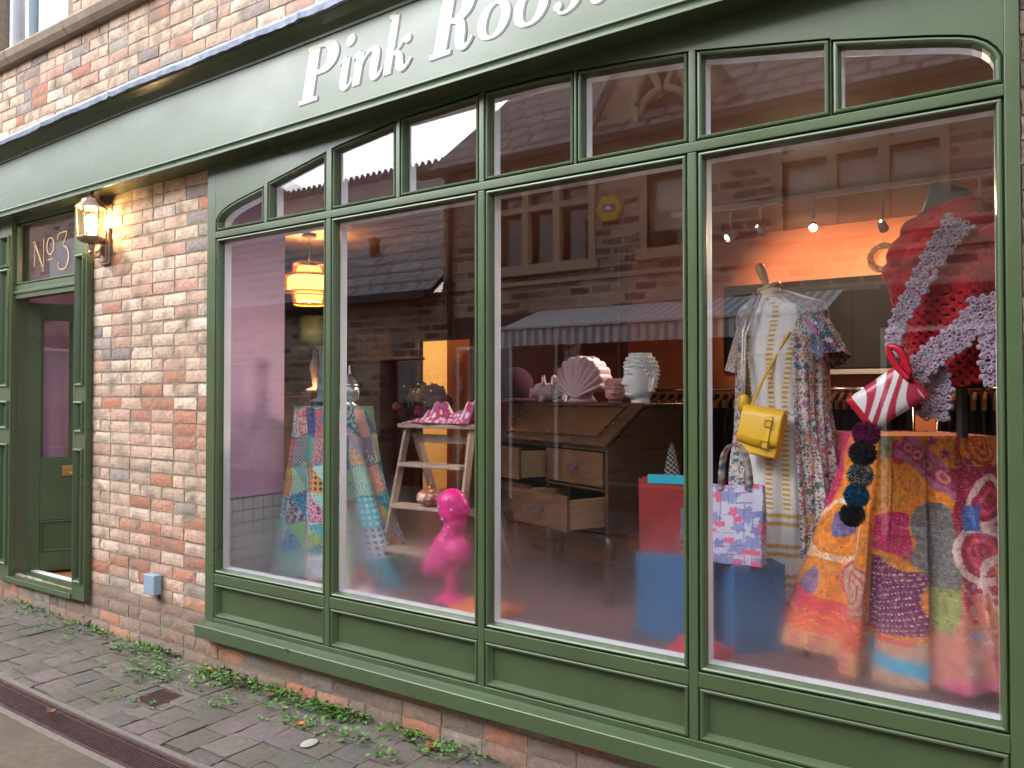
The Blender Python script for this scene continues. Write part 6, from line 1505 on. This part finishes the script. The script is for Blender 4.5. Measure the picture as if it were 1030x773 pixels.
def stone_window(h, lightsn, transom, blind):
    x0, x1, z0, z1 = h
    b = MB().box(x0 - .10, x0, YO - .12, YO + .03, z0 - .1, z1 + .12).box(x1, x1 + .10, YO - .12, YO + .03, z0 - .1, z1 + .12).box(x0, x1, YO - .12, YO + .03, z1, z1 + .12).box(x0 - .14, x1 + .14, YO - .12, YO + .07, z0 - .14, z0)
    f = b.build('window', M['dressed'], ob, bevel=.006)
    b = MB(); w_ = (x1 - x0) / lightsn
    for k in range(1, lightsn): b.box(x0 + k * w_ - .055, x0 + k * w_ + .055, YO - .11, YO + .01, z0, z1)
    if transom: b.box(x0, x1, YO - .105, YO + .005, transom - .045, transom + .045)
    if lightsn > 1 or transom: b.build('mullion', M['dressed'], f, bevel=.006)
    MB().box(x0, x1, YO - .16, YO - .15, z0, z1).build('pane', M['glass_far'], f)
    if blind: MB().box(x0, x1, YO - .24, YO - .225, z0 + (z1 - z0) * blind, z1).build('blind', M['blind'], f)
stone_window(H3L, 3, 4.16, 0.0); stone_window(H1, 1, None, .28); stone_window(H3R, 3, 4.28, .02); stone_window(H4, 3, 4.28, .02)
# gable with a gothic window
b = MB(); gx0, gx1, gp = -4.85, -2.70, 6.75; gm = (gx0 + gx1) / 2
def gy(x): return 5.0 + (gp - 5.0) * (1 - abs(x - gm) / ((gx1 - gx0) / 2))
def lancet(w_, z0, zs_, n=10):
    L_ = [(gm - w_, z0), (gm - w_, zs_)] + [(gm - w_ + 2 * w_ * (1 - math.cos(a)) * 1.0, zs_ + 2 * w_ * math.sin(a)) for a in np.linspace(0, math.pi / 3, n)]
    Rr = [(2 * gm - x, z) for x, z in L_]
    return L_, Rr
Lp, Rp = lancet(.36, 4.78, 5.25)
left = [(gx0, 4.6), (gm - .36, 4.6)] + Lp + [(gm, gp), (gx0, 5.0)]
right = [(2 * gm - x, z) for x, z in left][::-1]
b.prism(left, YO - .30, YO + .06); b.prism(right, YO - .30, YO + .06); b.box(gm - .36, gm + .36, YO - .30, YO + .06, 4.6, 4.78)
gb = b.build('gable', M['stonebrick'], ob)
b = MB()
for pts in (Lp, Rp):
    b.tube([(x, YO + .05, z) for x, z in pts], .055, 8)
for s_ in (-1, 1): b.tube([tuple(p) for p in smooth([(gm + s_ * .34, YO - .04, 5.10), (gm + s_ * .30, YO - .04, 5.28), (gm + s_ * .18, YO - .04, 5.40), (gm + s_ * .06, YO - .04, 5.46), (gm + s_ * .10, YO - .04, 5.58), (gm + s_ * .16, YO - .04, 5.72), (gm + s_ * .03, YO - .04, 5.84)], 20)], .055, 8)
gw = b.build('gothic_window', M['dressed'], ob, smooth=True)
MB().box(gm - .36, gm + .36, YO - .2, YO - .19, 4.78, 5.9).build('pane', M['glass_far'], gw)
b = MB(); b.add([(gx0 - .12, YO + .12, 4.85), (gm, YO + .12, gp + .13), (gm, -11, gp + .13), (gx0 - .12, -11, 4.85), (gx0 - .05, YO + .12, 4.72), (gm, YO + .12, gp + .01), (gm, -11, gp + .01), (gx0 - .05, -11, 4.72)], [(0, 1, 2, 3), (4, 7, 6, 5), (0, 4, 5, 1), (3, 2, 6, 7)])
b.add([(gx1 + .12, YO + .12, 4.85), (gm, YO + .12, gp + .13), (gm, -11, gp + .13), (gx1 + .12, -11, 4.85), (gx1 + .05, YO + .12, 4.72), (gm, YO + .12, gp + .01), (gm, -11, gp + .01), (gx1 + .05, -11, 4.72)], [(0, 3, 2, 1), (4, 5, 6, 7), (0, 1, 5, 4), (3, 7, 6, 2)])
b.build('gable_roof', M['slate'], ob)
RM = MB()
for x0, x1 in ((-7.5, 6.2),):
    RM.add([(x0, YO + .2, 4.92), (x1, YO + .2, 4.92), (x1, -9.6, 8.4), (x0 + (1.6 if x0 < -7 else 0), -9.6, 8.4), (x0, YO + .2, 4.84), (x1, YO + .2, 4.84), (x1, -9.6, 8.3), (x0 + (1.6 if x0 < -7 else 0), -9.6, 8.3)], [(0, 1, 2, 3), (4, 7, 6, 5), (0, 4, 5, 1), (1, 5, 6, 2), (3, 2, 6, 7), (0, 3, 7, 4)])
RM.build('roof', M['slate'], ob)
MB().sweepx([(YO + .18, 0), (YO + .30, 0), (YO + .31, .09), (YO + .29, .09), (YO + .285, .015), (YO + .195, .015), (YO + .19, .09), (YO + .17, .09)], np.linspace(-7.6, 6.2, 3), lambda x: 4.80).tube([(-7.12, YO + .09, 4.8), (-7.12, YO + .09, 0.05)], .045, 10).build('gutter', M['black'], ob)
# ground floor shop of that building
b = MB()
for h in GF:
    b.box(h[0] - .06, h[0], YO - .1, YO + .02, h[2], h[3] + .06).box(h[1], h[1] + .06, YO - .1, YO + .02, h[2], h[3] + .06).box(h[0], h[1], YO - .1, YO + .02, h[3], h[3] + .06)
b.build('shop_frame', M['white_paint'], ob, bevel=.004)
M['veil_dark'] = pmat('added_veil_cut_dark', (.045, .035, .032), .5)  # dark cladding added to weaken the street's reflection over the lower panes
sb = MB()
wall_holes(sb, -7.02, 5.9, .0, 2.68, [(h[0] - .06, h[1] + .06, h[2], h[3] + .06) for h in GF], YO + .002, YO + .03)
sb.build('veil_cut_cladding', M['veil_dark'], ob)
for h in GF: MB().box(h[0], h[1], YO - .08, YO - .07, h[2], h[3]).build('shop_window', M['glass_far'], ob)
# striped awning
aw = thing('shop_awning', (-3.6, YO + .5, 2.3), 'pale blue and white striped shop awning across the street, mirrored in the window', 'awning')
b = MB(); n = 70; W0, W1 = -5.6, -1.62
for k in range(n):
    xa, xb = W0 + (W1 - W0) * k / n, W0 + (W1 - W0) * (k + 1) / n; col = (.76, .77, .80) if k % 2 else (.36, .40, .47)
    b.add([(xa, YO + .02, 2.70), (xb, YO + .02, 2.70), (xb, YO + 1.05, 2.36), (xa, YO + 1.05, 2.36)], [(0, 1, 2, 3)], col)
    zz_ = 2.36 - .20; b.add([(xa, YO + 1.05, 2.36), (xb, YO + 1.05, 2.36), (xb, YO + 1.06, zz_ - .012), ((xa + xb) / 2, YO + 1.06, zz_ - .02), (xa, YO + 1.06, zz_ - .012)], [(0, 1, 2, 3, 4)], col)
b.build('canopy', M['cloth'], aw, solid=.004, fix=False)
MB().box(W0, W1, YO + 1.03, YO + 1.075, 2.355, 2.395).build('front_bar', M['white_paint'], aw, bevel=.004)
for x in (W0 + .05, W1 - .05): MB().tube([(x, YO + .02, 2.2), (x, YO + .55, 2.22), (x, YO + 1.04, 2.37)], .018, 8).build('arm', M['white_paint'], aw)
t = thing('alarm_box', (-4.49, YO, 3.98), 'yellow hexagonal burglar alarm box on the stone wall, mirrored in the third pane', 'alarm box')
M['yellow'] = pmat('yellow_plastic', (.70, .42, .05), .5)
M['bluelabel'] = pmat('blue_sticker', (.12, .16, .40), .5)
MB().prism([(-4.49 + .19 * math.cos(a), 3.98 + .19 * math.sin(a)) for a in np.linspace(0, 2 * math.pi, 7)[:-1]], YO, YO + .09).build('housing', M['yellow'], t, bevel=.012)
MB().box(-4.58, -4.40, YO + .0905, YO + .093, 3.94, 4.03).build('label_plate', M['bluelabel'], t)
MB().box(-4.53, -4.45, YO + .0932, YO + .095, 3.96, 4.01).build('label_centre', M['white_paint'], t)
fb_ = thing('sky_screen_terrace', (-34, -8, 0), 'added plain brick terrace out of view, darkening what the fanlight over the door mirrors', 'building')  # added unseen block, height set to keep bright sky out of the fanlight's reflection
MB().box(-60, -16.5, -14, YO + .1, -.1, 5.9).build('wall', M['stonebrick'], fb_)
for k in range(8):
    for z in (1.0, 3.6): f = MB().box(-19 - k * 4.2, -17.8 - k * 4.2, YO + .10, YO + .13, z, z + 1.5).build('window', M['white_paint'], fb_); MB().box(-18.92 - k * 4.2, -17.88 - k * 4.2, YO + .131, YO + .14, z + .08, z + 1.42).build('pane', M['glass_far'], f)
MB().add([(-60, YO + .3, 5.9), (-16.4, YO + .3, 5.9), (-16.4, -10.5, 7.3), (-60, -10.5, 7.3), (-60, -14, 5.9), (-16.4, -14, 5.9)], [(0, 1, 2, 3), (3, 2, 5, 4), (1, 5, 2), (0, 3, 4), (0, 4, 5, 1)]).build('roof', M['slate'], fb_)
# low slate-roofed building to the left
lo_ = thing('slate_roofed_building', (-14, -8, 0), 'low building with a broad slate roof and crested ridge, mirrored at the left', 'building')
b = MB(); LH = [(-10.2, -9.2, .9, 2.1), (-13, -12, .9, 2.1), (-8.6, -7.7, 0, 2.1)]
MB().box(-16.4, -7.35, YO - 1.4, YO - 1.3, -.1, 3.05).build('inner_wall', M['room_dark'], lo_)
wall_holes(b, -16.5, -7.3, -.1, 3.1, LH, YO - .3, YO + .02); b.build('wall', M['stonebrick'], lo_)
for h in LH: MB().box(h[0], h[1], YO - .2, YO - .18, h[2], h[3]).build('window', M['glass_far'], lo_)
MB().add([(-16.5, YO + .3, 3.12), (-7.31, YO + .3, 3.12), (-7.31, -10.2, 6.45), (-16.5, -10.2, 6.45), (-16.5, YO + .3, 3.02), (-7.31, YO + .3, 3.02), (-7.31, -10.2, 6.35), (-16.5, -10.2, 6.35)], [(0, 1, 2, 3), (4, 7, 6, 5), (0, 4, 5, 1), (1, 5, 6, 2), (3, 2, 6, 7)]).build('roof', M['slate'], lo_)
b = MB()
for k in range(51):
    x0 = -16.5 + k * .18; b.prism([(x0, 6.42), (x0 + .17, 6.42), (x0 + .17, 6.50), (x0 + .085, 6.64), (x0, 6.50)], -10.24, -10.16)
b.build('crested_ridge', M['slate'], lo_)
MB().tube([(-9.5, -7.3, 3.6), (-9.5, -7.3, 4.25)], .09, 12).lathe([(.12, 4.25), (.12, 4.30), (.10, 4.31)], (-9.5, -7.3, 0), 12).build('flue_pipe', M['black'], lo_)
MB().box(-16.5, -7.35, YO + .3, YO + .42, 2.98, 3.10).build('gutter', M['black'], lo_)
# ------------------------------------------------------------------ light, camera, render
w = bpy.data.worlds.new('World'); S.world = w; w.use_nodes = True
nt = w.node_tree; nt.nodes.clear()
out = nt.nodes.new('ShaderNodeOutputWorld'); bg = nt.nodes.new('ShaderNodeBackground'); sky = nt.nodes.new('ShaderNodeTexSky')
SUN_EL, SUN_AZ = 36, 214          # overcast: a weak, very soft sun high behind the camera
sky.sky_type = 'NISHITA'; sky.sun_disc = False; sky.sun_elevation = R(SUN_EL); sky.sun_rotation = R(SUN_AZ); sky.dust_density = 10.0; sky.air_density = 1.0
hsv = nt.nodes.new('ShaderNodeHueSaturation'); hsv.inputs['Saturation'].default_value = .25
nt.links.new(sky.outputs[0], hsv.inputs['Color']); tin = nt.nodes.new('ShaderNodeVectorMath'); tin.operation = 'MULTIPLY'; tin.inputs[1].default_value = (.92, 1.0, 1.08)   # cool white overcast
nt.links.new(hsv.outputs[0], tin.inputs[0])
cloud = nt.nodes.new('ShaderNodeMix'); cloud.data_type = 'RGBA'; cloud.inputs['Factor'].default_value = .5; cloud.inputs['B'].default_value = (12.6, 13.5, 14.6, 1)   # even cloud layer over the clear-sky glow
nt.links.new(tin.outputs[0], cloud.inputs['A']); nt.links.new(cloud.outputs['Result'], bg.inputs['Color']); nt.links.new(bg.outputs[0], out.inputs[0])
bg.inputs['Strength'].default_value = .13
sd = bpy.data.lights.new('sun', 'SUN'); sd.energy = .9; sd.angle = R(50); sd.color = (1, .97, .93)
so = bpy.data.objects.new('sun', sd); COL.objects.link(so)
dx, dy, dz = math.sin(R(SUN_AZ)) * math.cos(R(SUN_EL)), math.cos(R(SUN_AZ)) * math.cos(R(SUN_EL)), math.sin(R(SUN_EL))
so.rotation_euler = Vector((dx, dy, dz)).to_track_quat('Z', 'Y').to_euler(); so.location = (0, -3, 12)

cd = bpy.data.cameras.new('camera'); cam = bpy.data.objects.new('camera', cd); COL.objects.link(cam)
cd.sensor_width = 36; cd.lens = 774 / 1030 * 36; cd.clip_end = 600; cd.clip_start = .05
cam.location = (0, -2.63, 1.51); cam.rotation_euler = (R(90 + .92), 0, R(33.4)); S.camera = cam
S.view_settings.view_transform = 'Standard'; S.view_settings.look = 'None'; S.view_settings.gamma = 1; S.view_settings.use_curve_mapping = False
S.view_settings.exposure = EXPOSURE
S.render.engine = 'CYCLES'
c = S.cycles
c.use_denoising = True; c.denoiser = 'OPENIMAGEDENOISE'
c.max_bounces = 10; c.diffuse_bounces = 4; c.glossy_bounces = 4; c.transmission_bounces = 8; c.transparent_max_bounces = 24
c.sample_clamp_indirect = 6; c.caustics_reflective = False; c.caustics_refractive = True; c.blur_glossy = .3
c.use_adaptive_sampling = True; c.adaptive_threshold = .015
